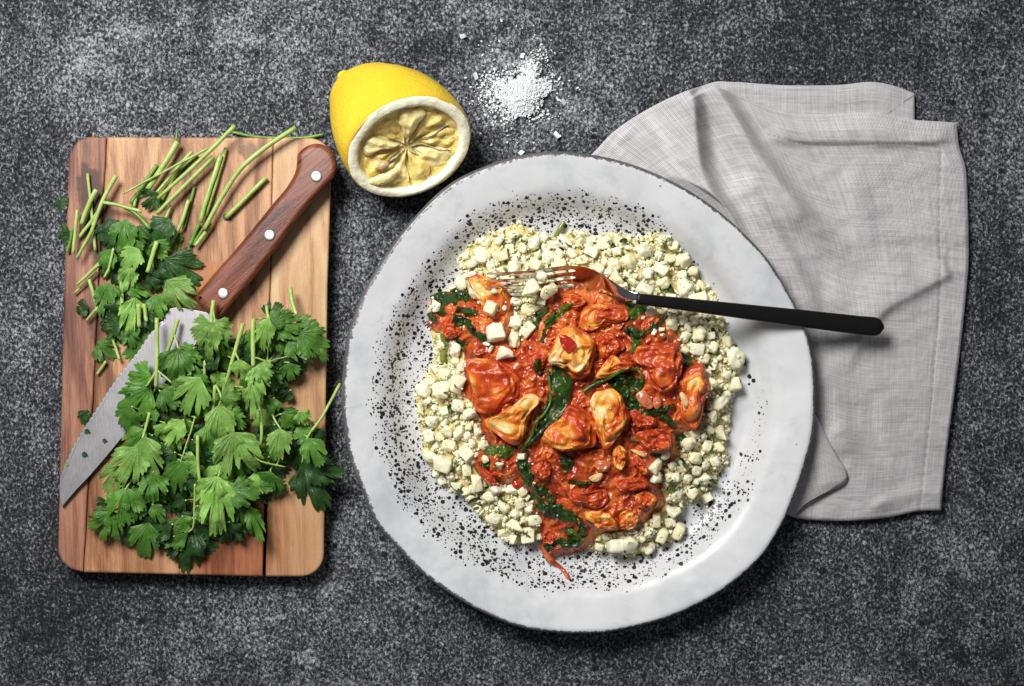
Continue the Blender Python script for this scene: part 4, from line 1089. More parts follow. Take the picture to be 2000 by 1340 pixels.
def line_d(x, y, c):
    best = np.full(x.shape, 1e9); sgn = np.zeros(x.shape); tt = np.zeros(x.shape)
    n = len(c) - 1
    for i in range(n):
        ax, ay = c[i]; bx, by = c[i + 1]; dx, dy = bx - ax, by - ay
        t = np.clip(((x - ax) * dx + (y - ay) * dy) / (dx * dx + dy * dy), 0, 1)
        qx, qy = x - ax - t * dx, y - ay - t * dy
        d = qx * qx + qy * qy; m_ = d < best
        best = np.where(m_, d, best); sgn = np.where(m_, np.sign(dx * qy - dy * qx), sgn); tt = np.where(m_, (i + t) / n, tt)
    return np.sqrt(best) * sgn, tt
def fold(x, y, pts, h, wl, wr, t0=0.15, t1=0.85):
    """crest height h(mm); wl/wr widths (px) either side (left = negative)"""
    d, t = line_d(x, y, catmull(pts, 6))
    w_ = np.where(d < 0, wl, wr)
    env_ = sstep(0, t0, t + 1e-6) * (1 - sstep(t1, 1, t))
    return h * np.exp(-(d / w_) ** 2) * np.clip(env_, 0, 1)
wrk = lambda x, y: 1.7 * fbm(x / 150, y / 120, 2.2, 3) + 0.40 * fbm(x / 44, y / 26, 5.1, 3)
def z_back(x, y, U, W):
    return 4.0 + 0.7 * wrk(x, y) + fold(x, y, [(1500, 168), (1600, 195), (1680, 186), (1780, 190)], 1.2, 30, 18)
def z_main(x, y, U, W):
    z = 6.5 + wrk(x, y)
    z = z + fold(x, y, [(1330, 150), (1352, 200), (1358, 262), (1372, 340), (1420, 430), (1480, 520)], 19, 18, 58, 0.02, 0.75)
    z = z + fold(x, y, [(1390, 160), (1432, 225), (1470, 290), (1530, 370), (1590, 440), (1680, 520)], 13.5, 17, 42, 0.02, 0.65)
    z = z + fold(x, y, [(1480, 262), (1560, 272), (1660, 272), (1760, 275), (1870, 268)], 4.4, 26, 11, 0.2, 0.9)
    z = z + fold(x, y, [(1862, 528), (1800, 562), (1724, 606), (1672, 676), (1640, 760)], 4.0, 13, 34, 0.06, 0.7)
    z = z + fold(x, y, [(1600, 560), (1690, 560), (1790, 500)], 2.5, 60, 50, 0.2, 0.8)
    z = z + fold(x, y, [(1900, 700), (1780, 800), (1700, 820)], 1.8, 60, 50, 0.2, 0.8)
    z = z + fold(x, y, [(1850, 962), (1790, 962), (1740, 978), (1690, 1000)], 2.4, 22, 14, 0.1, 0.8)
    z = z + fold(x, y, [(1620, 830), (1690, 930), (1740, 1000)], 2.5, 26, 50, 0.1, 0.8)
    for k_, (yy, hh) in enumerate(((352, 1.3), (395, 1.0), (452, 0.8), (620, 0.9), (705, 0.8), (800, 0.6), (318, 1.4))):
        z = z + fold(x, y, [(1800, yy + 6), (1850, yy), (1900, yy - 4)], hh, 9, 6, 0.3, 1.1)
    z = z + fold(x, y, [(1440, 330), (1500, 430), (1560, 540), (1610, 640)], 7.0, 18, 50, 0.15, 0.8)
    z = z + fold(x, y, [(1230, 235), (1262, 268), (1300, 330), (1350, 400)], 6.0, 18, 40, 0.1, 0.9)
    z = z + fold(x, y, [(1440, 205), (1540, 250), (1660, 252), (1800, 262)], 2.2, 16, 12, 0.15, 0.8)
    z = z + fold(x, y, [(1900, 460), (1800, 455), (1700, 470)], 1.8, 18, 30, 0.1, 0.7)
    z = z + fold(x, y, [(1650, 330), (1690, 420), (1700, 520)], 2.0, 20, 40, 0.2, 0.7)
    z = z + fold(x, y, [(1600, 700), (1640, 800), (1650, 900)], 3.0, 24, 50, 0.2, 0.8)
    return z
def seam_of(x, y, lines):
    s = np.zeros(x.shape)
    for L_, w_ in lines:
        d, t = line_d(x, y, catmull(L_, 4))
        s = np.maximum(s, np.exp(-(d / w_) ** 2) * (0.55 + 0.45 * np.sign(np.sin(t * 260))))
    return s
sheets = []
seamR = [(1838, 300), (1834, 420), (1836, 560), (1826, 700), (1812, 850), (1796, 1000)]
seamT = [(1500, 262), (1580, 283), (1660, 284), (1740, 280), (1826, 286), (1838, 300)]
# back layer
x, y, z, U, W, dE = coons([(1300, 200), (1385, 163), (1430, 160), (1520, 166), (1600, 167), (1650, 165), (1700, 160), (1740, 166), (1782, 181), (1786, 186)],
      [(1786, 186), (1787, 240), (1790, 330)], [(1300, 330), (1500, 340), (1790, 330)], [(1300, 200), (1300, 330)], 200, 70, z_back, 1)
sm = seam_of(x, y, [([(1733, 222), (1760, 204), (1784, 187)], 1.6)])
sheets.append((x, y, z, U, W, sm))
# main layer
mt = [(1120, 330), (1160, 297), (1200, 256), (1260, 216), (1330, 182), (1385, 168), (1445, 186), (1500, 210), (1560, 223), (1640, 221), (1700, 219), (1735, 224), (1787, 234), (1830, 237), (1868, 240)]
mr = [(1868, 240), (1873, 285), (1886, 330), (1890, 400), (1892, 500), (1888, 560), (1880, 640), (1868, 740), (1853, 850), (1845, 920), (1838, 997)]
mb = [(1460, 900), (1500, 965), (1545, 1008), (1620, 1017), (1680, 1016), (1740, 1010), (1790, 999), (1838, 997)]
ml = [(1120, 330), (1290, 420), (1420, 560), (1470, 720), (1475, 830), (1460, 900)]
x, y, z, U, W, dE = coons(mt, mr, mb, ml, 420, 380, z_main, 2)
sm = seam_of(x, y, [(seamR, 1.5), (seamT, 1.5)]) * 0.5
dR, tR = line_d(x, y, catmull(seamR, 4)); dT, tT = line_d(x, y, catmull(seamT, 4))
z = z - 0.5 * np.exp(-(dR / 4) ** 2) - 0.5 * np.exp(-(dT / 4) ** 2) * (tT > 0.05) + 0.35 * (1 - sstep(-2, 4, dR)) * (x > 1700) * 0
sheets.append((x, y, z, U, W, sm))
# folded corner lying on top at the plate's edge
def z_fl(x, y, U, W):
    return 11.5 + 0.8 * wrk(x, y) + fold(x, y, [(1560, 760), (1600, 860), (1630, 960)], 2.0, 40, 25, 0.1, 0.9)
x, y, z, U, W, dE = coons([(1480, 760), (1550, 775), (1590, 808), (1606, 836), (1632, 886), (1650, 915), (1656, 932)], [(1656, 932), (1650, 944), (1625, 958), (1600, 968)],
      [(1440, 1000), (1500, 1006), (1550, 1004), (1572, 986), (1600, 968)], [(1480, 760), (1450, 880), (1440, 1000)], 120, 90, z_fl, 3, under=1.2)
ang_ = 0.55
U2 = U * math.cos(ang_) - W * math.sin(ang_); W2 = U * math.sin(ang_) + W * math.cos(ang_)
sheets.append((x, y, z, U2, W2, np.zeros(x.shape)))
parts = []; uvs = []; sms = []
for (x, y, z, U, W, sm) in sheets:
    a, b = x.shape
    # cloth thickness: a closed sheet with an underside and a rounded rim
    V1 = PA(x, y, z).reshape(-1, 3)
    V2 = PA(x, y, z - 1.1).reshape(-1, 3)
    f1 = grid_faces(a, b)[:, ::-1]; f2 = grid_faces(a, b) + a * b
    idx = np.arange(a * b).reshape(a, b)
    rim = np.concatenate([idx[0, :], idx[1:, -1], idx[-1, -2::-1], idx[-2:0:-1, 0]])
    r2 = np.roll(rim, -1)
    f3 = np.stack([rim, r2, r2 + a * b, rim + a * b], -1)
    parts.append((np.concatenate([V1, V2]), np.concatenate([f1, f2, f3]).tolist()))
    uvs.append(np.tile(np.stack([U.ravel(), W.ravel()], -1), (2, 1))); sms.append(np.tile(sm.ravel(), 2))
V, F, _ = merge(parts)
nap = mk("linen_napkin", V, F, LINEN, uv=np.concatenate(uvs), attrs={"seam": np.concatenate(sms)})
tag(nap, "crumpled folded light grey linen napkin with stitched hem lying half under the plate", "napkin")
# ---------------------------------------------------------------- the food on the plate
food_out = [(890, 515), (905, 490), (945, 460), (975, 448), (1010, 436), (1060, 452), (1080, 462), (1130, 446), (1160, 460), (1200, 452), (1240, 462), (1295, 455), (1325, 480), (1340, 505), (1360, 525), (1375, 550), (1400, 572), (1410, 600), (1418, 640), (1430, 668), (1446, 690), (1440, 722), (1446, 748), (1428, 780), (1425, 830), (1416, 862), (1428, 895),
            (1395, 940), (1376, 976), (1340, 984), (1318, 1008), (1335, 1048), (1300, 1058), (1250, 1086), (1200, 1083), (1162, 1078), (1120, 1070), (1060, 1052), (1034, 1056), (1000, 1068), (965, 1038), (944, 1020), (925, 995), (892, 958), (870, 955), (850, 930), (832, 900), (824, 860), (818, 830), (812, 790), (812, 760), (832, 735), (848, 700), (843, 660), (836, 620), (843, 582), (880, 560), (905, 540)]
sauce_out = [(838, 610), (838, 645), (880, 664), (905, 690), (905, 740), (905, 775), (930, 800), (940, 850), (948, 868), (925, 885), (925, 918), (960, 945), (1000, 950), (1030, 962), (1040, 1000), (1052, 1036), (1056, 1070), (1066, 1096), (1080, 1106), (1094, 1112), (1106, 1130), (1115, 1133), (1112, 1122), (1098, 1105), (1084, 1094), (1090, 1086),
             (1110, 1084), (1142, 1074), (1165, 1066), (1176, 1046), (1225, 1040), (1285, 1008), (1306, 980), (1290, 930), (1330, 890), (1326, 850), (1366, 842), (1386, 790), (1384, 740), (1372, 704), (1330, 692), (1332, 652), (1290, 610), (1240, 590), (1200, 566), (1150, 556), (1090, 560), (1062, 590), (1030, 650), (1000, 672), (1006, 620), (992, 560), (940, 530), (914, 545), (930, 580), (896, 575), (850, 575)]
food_poly = catmull(food_out, 3, True); sauce_poly = catmull(sauce_out, 3, True)
GS = 2.0
fx = np.arange(790, 1470, GS); fy = np.arange(410, 1150, GS)
FX, FY = np.meshgrid(fx, fy)
dF = poly_sd(FX, FY, food_poly[::2]); dS = poly_sd(FX, FY, sauce_poly[::2])
PZ = plate_z(FX, FY)
mound = PZ * 0 + 6 + np.maximum(0, 13 * (1 - np.exp(-np.clip(dF, 0, 999) / 60)))
mound = np.maximum(mound, PZ - 1.0)
HC = np.where(dF > 0, np.maximum(mound, PZ) + 3.0 * (1 - np.exp(-np.clip(dF, 0, 999) / 14)) - 0.3, PZ - 1.5) + 1.3 * fbm(FX / 16, FY / 16, 0.2, 3) * (dF > 2)
HC = np.where(dF > 0, HC - 2.6 * sstep(0, 14, dS), HC)       # sinks under the sauce
def surf_mesh(name, X_, Y_, Z_, keep, mat_, **kw):
    a, b = X_.shape
    V = PA(X_, Y_, Z_).reshape(-1, 3)
    F = grid_faces(a, b)[:, ::-1]
    kp = keep.ravel()
    F = F[kp[F].all(1)]
    used = np.unique(F); remap = -np.ones(a * b, int); remap[used] = np.arange(len(used))
    return mk(name, V[used], remap[F], mat_, **kw), used
# layered height map the loose pieces are piled on
HM = np.maximum(PZ, HC).copy()
def hm(x, y):
    i = (np.asarray(y) - fy[0]) / GS; j = (np.asarray(x) - fx[0]) / GS
    i = np.clip(i, 0, len(fy) - 2); j = np.clip(j, 0, len(fx) - 2)
    i0 = np.floor(i).astype(int); j0 = np.floor(j).astype(int); a = i - i0; b = j - j0
    return (HM[i0, j0] * (1 - a) * (1 - b) + HM[i0 + 1, j0] * a * (1 - b) + HM[i0, j0 + 1] * (1 - a) * b + HM[i0 + 1, j0 + 1] * a * b)
# sauce
sd = dS + 4.5 * fbm(FX / 9, FY / 9, 4.4, 3) * sstep(-12, 0, -np.abs(dS) + 0)
bil = lambda x, y, z: 1 - np.abs(noise(x, y, z)) * 2
cen = np.exp(-((FX - 1130) / 230) ** 2 - ((FY - 790) / 250) ** 2)
HS = PZ + 1.0 + (np.maximum(mound, PZ) - PZ) * sstep(-2, 60, dF) + 7.5 * (1 - np.exp(-np.clip(sd, 0, 999) / 12)) + 4.0 * cen * sstep(0, 60, sd)
HS = HS + sstep(0, 16, sd) * (2.9 * fbm(FX / 34, FY / 34, 9.1, 2) + 1.9 * bil(FX / 17, FY / 17, 3.3) + 0.6 * bil(FX / 8, FY / 8, 6.3) + 0.2 * noise(FX / 4, FY / 4, 1.3))
tail = (FY > 1080)
HS = np.where(tail, PZ + 0.5 + 5.0 * (1 - np.exp(-np.clip(dS, 0, 99) / 7)) + 0.4 * noise(FX / 6, FY / 6, 2.0), HS)
HS = np.where(np.where(tail, dS, sd) > -0.5, HS, np.minimum(HC, PZ) - 3.0)
cu_keep = (dF > -4) & (dS < 24)
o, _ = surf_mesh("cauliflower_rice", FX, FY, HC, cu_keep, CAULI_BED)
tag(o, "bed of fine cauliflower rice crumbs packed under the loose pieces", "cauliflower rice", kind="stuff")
o, _ = surf_mesh("curry_sauce", FX, FY, HS, (dS > -8), SAUCE)
tag(o, "chunky orange red tomato curry sauce heaped in the middle of the plate", "curry sauce", kind="stuff")
HM = np.maximum(HM, HS)

def stamp(x, y, r, top):
    i0 = max(0, int((y - r - fy[0]) / GS)); i1 = int((y + r - fy[0]) / GS) + 2
    j0 = max(0, int((x - r - fx[0]) / GS)); j1 = int((x + r - fx[0]) / GS) + 2
    sx_, sy_ = FX[i0:i1, j0:j1], FY[i0:i1, j0:j1]
    d = np.hypot(sx_ - x, sy_ - y) / r
    HM[i0:i1, j0:j1] = np.where(d < 1, np.maximum(HM[i0:i1, j0:j1], top - (top - HM[i0:i1, j0:j1]) * d ** 3), HM[i0:i1, j0:j1])

def blob_piece(name, poly, h, mat_, label, cat, group=None, zb=None, sub=I5, lump=0.10, flat=2.6, seed=0, sauce=0.5, grad=(0, 0), facet=0.0, sink=0.35, tilt=(0, 0), fine=0.02):
    p = np.array(poly, float); c = p.mean(0)
    cl = catmull(poly, 8, True) - c
    pa_ = np.mod(np.arctan2(cl[:, 1], cl[:, 0]), 2 * math.pi); pr_ = np.hypot(cl[:, 0], cl[:, 1])
    o_ = np.argsort(pa_); pa_ = pa_[o_]; pr_ = pr_[o_]
    Vs, Fs = sub
    if mat_ is CHICK:
        rp = np.random.RandomState(900 + seed); Vs = Vs.copy()
        for k_ in range(9):
            n_ = rp.normal(size=3); n_[2] = abs(n_[2]) * 0.8; n_ /= np.linalg.norm(n_)
            ex_ = np.clip(Vs @ n_ - rp.uniform(0.70, 0.86), 0, None)
            Vs = Vs - ex_[:, None] * n_ * 0.9
    ang = np.arctan2(Vs[:, 1], Vs[:, 0]); rho = np.hypot(Vs[:, 0], Vs[:, 1])
    R = np.interp(np.mod(ang, 2 * math.pi), pa_, pr_, period=2 * math.pi)
    zz = np.sign(Vs[:, 2]) * np.abs(Vs[:, 2]) ** (2 / flat)
    rho2 = rho ** (2 / flat * 0.9)
    f = seed * 7.31
    n1 = noise(Vs[:, 0] * 1.7 + f, Vs[:, 1] * 1.7, Vs[:, 2] * 1.7)
    n2 = noise(Vs[:, 0] * 4.1 + f, Vs[:, 1] * 4.1, Vs[:, 2] * 4.1)
    n3 = noise(Vs[:, 0] * 10 + f, Vs[:, 1] * 10, Vs[:, 2] * 10)
    ca_, sa_ = math.cos(seed * 1.3), math.sin(seed * 1.3)
    qx_ = Vs[:, 0] * ca_ + Vs[:, 1] * sa_; qy_ = -Vs[:, 0] * sa_ + Vs[:, 1] * ca_
    n5 = noise(qx_ * 2.0 + f, qy_ * 7.0, Vs[:, 2] * 4)
    crease = -np.exp(-(noise(qx_ * 1.3 + f + 3, qy_ * 2.6, Vs[:, 2] * 2) / 0.07) ** 2)
    fa = -np.abs(noise(Vs[:, 0] * 1.9 + f + 9, Vs[:, 1] * 1.9, Vs[:, 2] * 1.9))
    dsp = lump * n1 + lump * 0.6 * n2 + fine * n3 + facet * fa + (0.025 * n5 + 0.03 * crease) * (mat_ is CHICK)
    x = c[0] + R * rho2 * np.cos(ang) * (1 + dsp * 0.35); y = c[1] + R * rho2 * np.sin(ang) * (1 + dsp * 0.35)
    if zb is None:
        hs = hm(p[:, 0], p[:, 1]); zb = float(0.5 * (hs.mean() + float(hm(c[0], c[1])))) - h * sink * 0.6
    mr = R.mean()
    z = zb + h * 0.5 + h * 0.5 * zz * (1 + dsp * 1.6) + h * 0.8 * dsp * sstep(-0.9, 0.3, Vs[:, 2]) + tilt[0] * (x - c[0]) / mr + tilt[1] * (y - c[1]) / mr
    n4 = noise(Vs[:, 0] * 1.7 + f + 50, Vs[:, 1] * 1.7, Vs[:, 2] * 1.7)
    at = sauce + grad[0] * (x - c[0]) / mr + grad[1] * (y - c[1]) / mr + 0.50 * n4 + 0.06 * n3 + 0.30 * sstep(0.35, -0.1, Vs[:, 2])
    o = mk(name, PA(x, y, z), Fs, mat_, attrs={"sauce": np.clip(at, 0, 1)})
    tag(o, label, cat, group)
    stamp(c[0], c[1], mr * 0.9, z.max() - h * 0.1)
    return o

CG = "chicken pieces in the curry"
chicken = [
 ([(912, 545), (930, 537), (964, 545), (989, 564), (1006, 593), (998, 623), (958, 635), (941, 606), (930, 581)], 10, .42, (.25, -.05), "chicken piece under the white dice at upper left of the curry"),
 ([(912, 706), (945, 700), (987, 708), (1016, 725), (1022, 765), (998, 790), (966, 809), (926, 798), (908, 757)], 13, .72, (.18, 0), "big red coated chicken lump at the left side of the curry"),
 ([(939, 821), (966, 811), (1004, 788), (1031, 769), (1048, 773), (1054, 788), (1041, 800), (1034, 820), (1030, 846), (1014, 867), (987, 869), (954, 849)], 13, .30, (.02, .10), "curved yellow orange chicken piece left of the long spinach leaf"),
 ([(1088, 650), (1114, 637), (1141, 647), (1156, 660), (1164, 676), (1162, 701), (1149, 732), (1131, 744), (1116, 738), (1100, 722), (1071, 705), (1079, 678)], 16, .28, (.10, .05), "large yellow chicken chunk with a red tomato scrap on top"),
 ([(1062, 845), (1087, 818), (1105, 790), (1132, 788), (1155, 810), (1167, 837), (1169, 868), (1151, 880), (1124, 887), (1087, 878), (1068, 860)], 16, .50, (.10, -.28), "rounded chicken chunk red above and golden below at the curry's centre"),
 ([(1155, 779), (1167, 765), (1192, 759), (1211, 771), (1225, 794), (1233, 818), (1225, 845), (1200, 864), (1180, 880), (1171, 864), (1161, 837), (1153, 804)], 16, .28, (.30, .05), "cream coloured chicken piece with a red right flank at the centre"),
 ([(1244, 678), (1283, 664), (1327, 668), (1331, 693), (1327, 724), (1316, 758), (1292, 767), (1273, 750), (1262, 720), (1234, 705)], 14, .78, (.05, -.05), "smooth bright red chicken lump right of the curled spinach stalk"),
 ([(1162, 738), (1178, 712), (1195, 693), (1215, 698), (1236, 706), (1240, 722), (1215, 728), (1190, 738)], 11, .45, (.1, 0), "orange chicken piece behind the curled spinach stalk"),
 ([(1340, 722), (1358, 708), (1376, 708), (1380, 726), (1387, 747), (1380, 784), (1370, 826), (1354, 840), (1331, 830), (1323, 804), (1325, 765), (1331, 736)], 14, .50, (.08, 0), "long ragged orange chicken piece at the right edge of the curry"),
 ([(1142, 602), (1170, 592), (1198, 590), (1224, 602), (1224, 625), (1184, 634), (1153, 648), (1132, 636)], 10, .52, (.1, .1), "rough peppered chicken piece just below the fork"),
 ([(1103, 577), (1126, 572), (1145, 583), (1140, 595), (1117, 606), (1100, 593)], 8, .66, (0, 0), "small orange chicken scrap at the fork's lower tines"),
 ([(1107, 956), (1130, 955), (1153, 960), (1181, 956), (1187, 979), (1169, 993), (1141, 990), (1116, 979)], 11, .75, (0, 0), "red chicken lump in the lower part of the curry"),
 ([(1208, 937), (1240, 932), (1268, 945), (1262, 957), (1222, 961), (1204, 951)], 8, .85, (0, 0), "flat dark red strip above the lower orange chicken pieces"),
 ([(1240, 966), (1259, 955), (1284, 968), (1276, 988), (1256, 998), (1238, 985)], 11, .58, (.05, 0), "orange chicken cube at the lower right end of the curry"),
 ([(1140, 1010), (1148, 994), (1169, 995), (1194, 1002), (1212, 1022), (1208, 1036), (1178, 1036), (1156, 1022)], 10, .36, (.15, .1), "golden chicken piece at the bottom of the curry"),
 ([(1212, 1004), (1238, 994), (1252, 1009), (1236, 1034), (1210, 1030)], 9, .42, (0, 0), "pale brown chicken piece beside the golden bottom one"),
 ([(1243, 850), (1262, 837), (1285, 833), (1307, 843), (1318, 864), (1312, 884), (1281, 886), (1252, 874)], 12, .82, (0, 0), "rounded red chicken lump near the curry's lower right"),
 ([(1196, 874), (1208, 869), (1222, 873), (1226, 884), (1222, 907), (1213, 922), (1201, 912), (1196, 891)], 10, .30, (-.1, 0), "small golden wedge of chicken below the cream coloured piece"),
 ([(1239, 887), (1256, 899), (1268, 922), (1257, 932), (1243, 913)], 8, .74, (0, 0), "narrow red chicken sliver right of the small golden wedge"),
 ([(1160, 664), (1182, 650), (1206, 656), (1222, 676), (1206, 692), (1180, 700), (1168, 686)], 9, .70, (0, 0), "sauce drowned chicken lump right of the large yellow chunk"),
 ([(1232, 802), (1262, 806), (1284, 818), (1280, 838), (1252, 836), (1236, 826)], 9, .80, (0, 0), "dark red chicken lump under the glassy onion pieces"),
 ([(1040, 900), (1062, 894), (1076, 912), (1070, 936), (1048, 936), (1036, 918)], 9, .86, (0, 0), "crumbly dark red chicken piece left of the small spinach tuft"),
 ([(1030, 690), (1056, 684), (1068, 704), (1056, 726), (1034, 722)], 6, .82, (0, 0), "low red chicken piece left of the large yellow chunk"),
 ([(862, 628), (884, 618), (900, 640), (890, 660), (866, 656)], 7, .84, (0, 0), "crumbly red chicken scrap among the spinach at the left end"),
 ([(925, 905), (948, 914), (966, 932), (984, 924), (990, 934), (966, 950), (940, 934)], 6, .72, (0, 0), "bent orange chicken strip at the lower left of the curry"),
 ([(1060, 1040), (1074, 1034), (1088, 1046), (1080, 1066), (1064, 1060)], 7, .78, (0, 0), "red chicken bit above the dripping tail of sauce"),
 ([(1256, 628), (1276, 612), (1290, 622), (1276, 640), (1262, 656), (1250, 648)], 7, .72, (0, 0), "orange chicken strip beside the dark leaf under the fork handle"),
 ([(1300, 690), (1322, 682), (1334, 700), (1332, 730), (1316, 742)], 8, .80, (0, 0), "red chicken edge at the right of the smooth bright lump"),
]
for i, (pl, h_, sv, gr, lab) in enumerate(chicken):
    blob_piece("chicken_piece", pl, h_ * 1.0, CHICK, lab, "chicken piece", CG, seed=i + 1, sauce=sv + (0.07 if sv < 0.6 else 0.10), grad=gr, lump=0.17, facet=0.04, flat=2.15, fine=0.028, sink=0.12 if i in (2, 3, 4, 5, 8, 17) else 0.35)
blob_piece("tomato_piece", [(1092, 656), (1106, 655), (1124, 668), (1123, 683), (1112, 692), (1098, 678)], 5, TOMATO, "dark red tomato scrap stuck on the large yellow chicken chunk", "tomato piece", seed=40, sub=I4, sink=0.1)
blob_piece("tomato_piece", [(1001, 942), (1012, 938), (1020, 948), (1012, 957), (1002, 953)], 5, TOMATO, "small bright tomato bit at the lower left edge of the curry", "tomato piece", seed=41, sub=I3)
blob_piece("tomato_piece", [(1088, 488), (1100, 492), (1108, 502), (1098, 508), (1088, 502)], 4, TOMATO, "tomato bit in the cauliflower above the fork", "tomato piece", seed=42, sub=I3)
blob_piece("onion_piece", [(1242, 771), (1257, 762), (1269, 775), (1277, 792), (1271, 800), (1258, 797), (1246, 784)], 5, ONION, "larger glassy onion piece right of the dark spinach leaf", "onion piece", seed=43, sub=I4, sink=0.2)
blob_piece("onion_piece", [(1276, 779), (1283, 774), (1290, 780), (1292, 794), (1283, 800), (1276, 792)], 5, ONION, "smaller glassy onion piece beside the larger one", "onion piece", seed=44, sub=I4, sink=0.2)
blob_piece("onion_piece", [(1161, 903), (1179, 899), (1192, 909), (1184, 921), (1167, 920)], 5, ONION, "pinkish onion piece under the small golden chicken wedge", "onion piece", seed=45, sub=I4, sink=0.2)
blob_piece("onion_piece", [(1327, 769), (1335, 767), (1346, 785), (1341, 796), (1334, 790)], 3, CREAMB, "whitish onion sliver on the long ragged chicken piece", "onion piece", seed=46, sub=I3, sink=0.0)
blob_piece("chicken_scrap", [(1149, 934), (1163, 926), (1177, 924), (1175, 936), (1161, 942)], 4, CREAMB, "cream coloured chicken scrap in the lower sauce", "chicken scrap", seed=47, sub=I3, sink=0.1)
blob_piece("chicken_scrap", [(1231, 877), (1248, 880), (1264, 889), (1258, 894), (1239, 885)], 4, CREAMB, "thin golden chicken strip right of the small golden wedge", "chicken scrap", seed=48, sub=I3, sink=0.1)

# spinach -------------------------------------------------------
def sheet_piece(label, spine, widths, mat_, z, seed, crump=2.4, curl=0.0, group="wilted spinach leaves in the curry", thick=0.5, name="spinach_leaf", roll_edge=0.0, nu=40, nv=18):
    """a wilted leaf: centre line in px, half widths in px, crumpled in height"""
    c = resample(catmull(spine, 8), nu); t = np.linspace(0, 1, nu)
    w = np.interp(t, np.linspace(0, 1, len(widths)), widths)
    tn_ = np.gradient(c, axis=0); tn_ /= np.linalg.norm(tn_, axis=1)[:, None]
    nn_ = np.stack([-tn_[:, 1], tn_[:, 0]], -1)
    s = np.linspace(-1, 1, nv)
    rag = 1 + 0.16 * noise(t[:, None] * 6 + seed, s[None] * 2, 1.1) + 0.1 * noise(t[:, None] * 17 + seed, np.sign(s[None]) * 3.0, 2.1)
    X_ = c[:, 0:1] + nn_[:, 0:1] * w[:, None] * s[None] * rag; Y_ = c[:, 1:2] + nn_[:, 1:2] * w[:, None] * s[None] * rag
    base = hm(X_, Y_) if z is None else z + 0 * X_
    if z is None: base = base * 0.65 + base.mean() * 0.35 + 1.6
    elif z < 10: base = hm(X_, Y_) * 0.6 + hm(X_, Y_).mean() * 0.4 + z
    Z_ = base + crump * (0.8 * noise(X_ / 22 + seed, Y_ / 22, 0.4) + 0.55 * noise(X_ / 9 + seed, Y_ / 9, 3.4)) - curl * s[None] ** 2 + roll_edge * np.exp(-((s[None] + 0.92) / 0.16) ** 2)
    Z_ = Z_ + 0.5 * crump * np.exp(-(s[None] / 0.12) ** 2) * 0.4
    V1 = PA(X_, Y_, Z_).reshape(-1, 3); V2 = PA(X_, Y_, Z_ - thick).reshape(-1, 3)
    a, b = X_.shape
    f1 = grid_faces(a, b)[:, ::-1]; f2 = grid_faces(a, b) + a * b
    idx = np.arange(a * b).reshape(a, b)
    rim = np.concatenate([idx[0, :], idx[1:, -1], idx[-1, -2::-1], idx[-2:0:-1, 0]]); r2 = np.roll(rim, -1)
    f3 = np.stack([rim, r2, r2 + a * b, rim + a * b], -1)
    o = mk(name, np.concatenate([V1, V2]), np.concatenate([f1, f2, f3]), mat_)
    tag(o, label, "spinach leaf", group)
    return o
sheet_piece("long dark spinach leaf with a light rolled edge between the yellow chicken pieces", [(1094, 704), (1098, 745), (1086, 790), (1062, 830), (1044, 855), (1030, 872)], [16, 24, 22, 17, 9, 3], SPIN, 2.6, 3, crump=2.0, roll_edge=-1.0)
def stalk(pts, r0, r1):
    return stem_geo([(x, y, float(hm(x, y)) * 0.5 + 0.5 * max(float(hm(x + a, y + b)) for a in (-8, 0, 8) for b in (-8, 0, 8)) + d) for x, y, d in pts], r0, r1)
# its pale rolled edge
V_, F_, _m = stalk([(1069, 718, 2.5), (1074, 750, 3.0), (1075, 785, 3), (1063, 808, 2.6), (1046, 826, 2.4), (1040, 848, 2), (1030, 866, 2), (1019, 880, 0.8)], 2.2, 3.6)
o = mk("spinach_stalk", V_, F_, SPIN_L); tag(o, "green rolled edge stalk running down beside the long dark spinach leaf", "spinach stalk")
V_, F_, _m = stalk([(1139, 766, 1), (1160, 752, 1.2), (1182, 742, 1.6), (1206, 728, 2), (1226, 722, 2.2), (1245, 722, 2), (1253, 734, 1), (1254, 750, 0)], 4.6, 2.8)
o = mk("spinach_stalk", V_, F_, SPIN_L); tag(o, "bright green curled spinach stalk arching above the cream coloured chicken", "spinach stalk")
V_, F_, _m = stalk([(864, 646, 1), (866, 676, 3.5), (865, 706, 4)], 5.2, 5.4)
o = mk("spinach_stalk", V_, F_, OLIVE); tag(o, "olive spinach stalk hanging over the left edge of the cauliflower", "spinach stalk")
V_, F_, _m = stalk([(1101, 433, 3), (1094, 446, 4), (1086, 462, 4)], 4.6, 5.0)
o = mk("spinach_stalk", V_, F_, OLIVE); tag(o, "short olive stalk poking out of the top edge of the cauliflower", "spinach stalk")
V_, F_, _m = stalk([(1232, 858, 0.6), (1246, 860, 1), (1258, 861, 0)], 2.8, 2.2)
o = mk("spinach_stalk", V_, F_, OLIVE); tag(o, "tiny yellow green stalk end beside the rounded red lump", "spinach stalk")
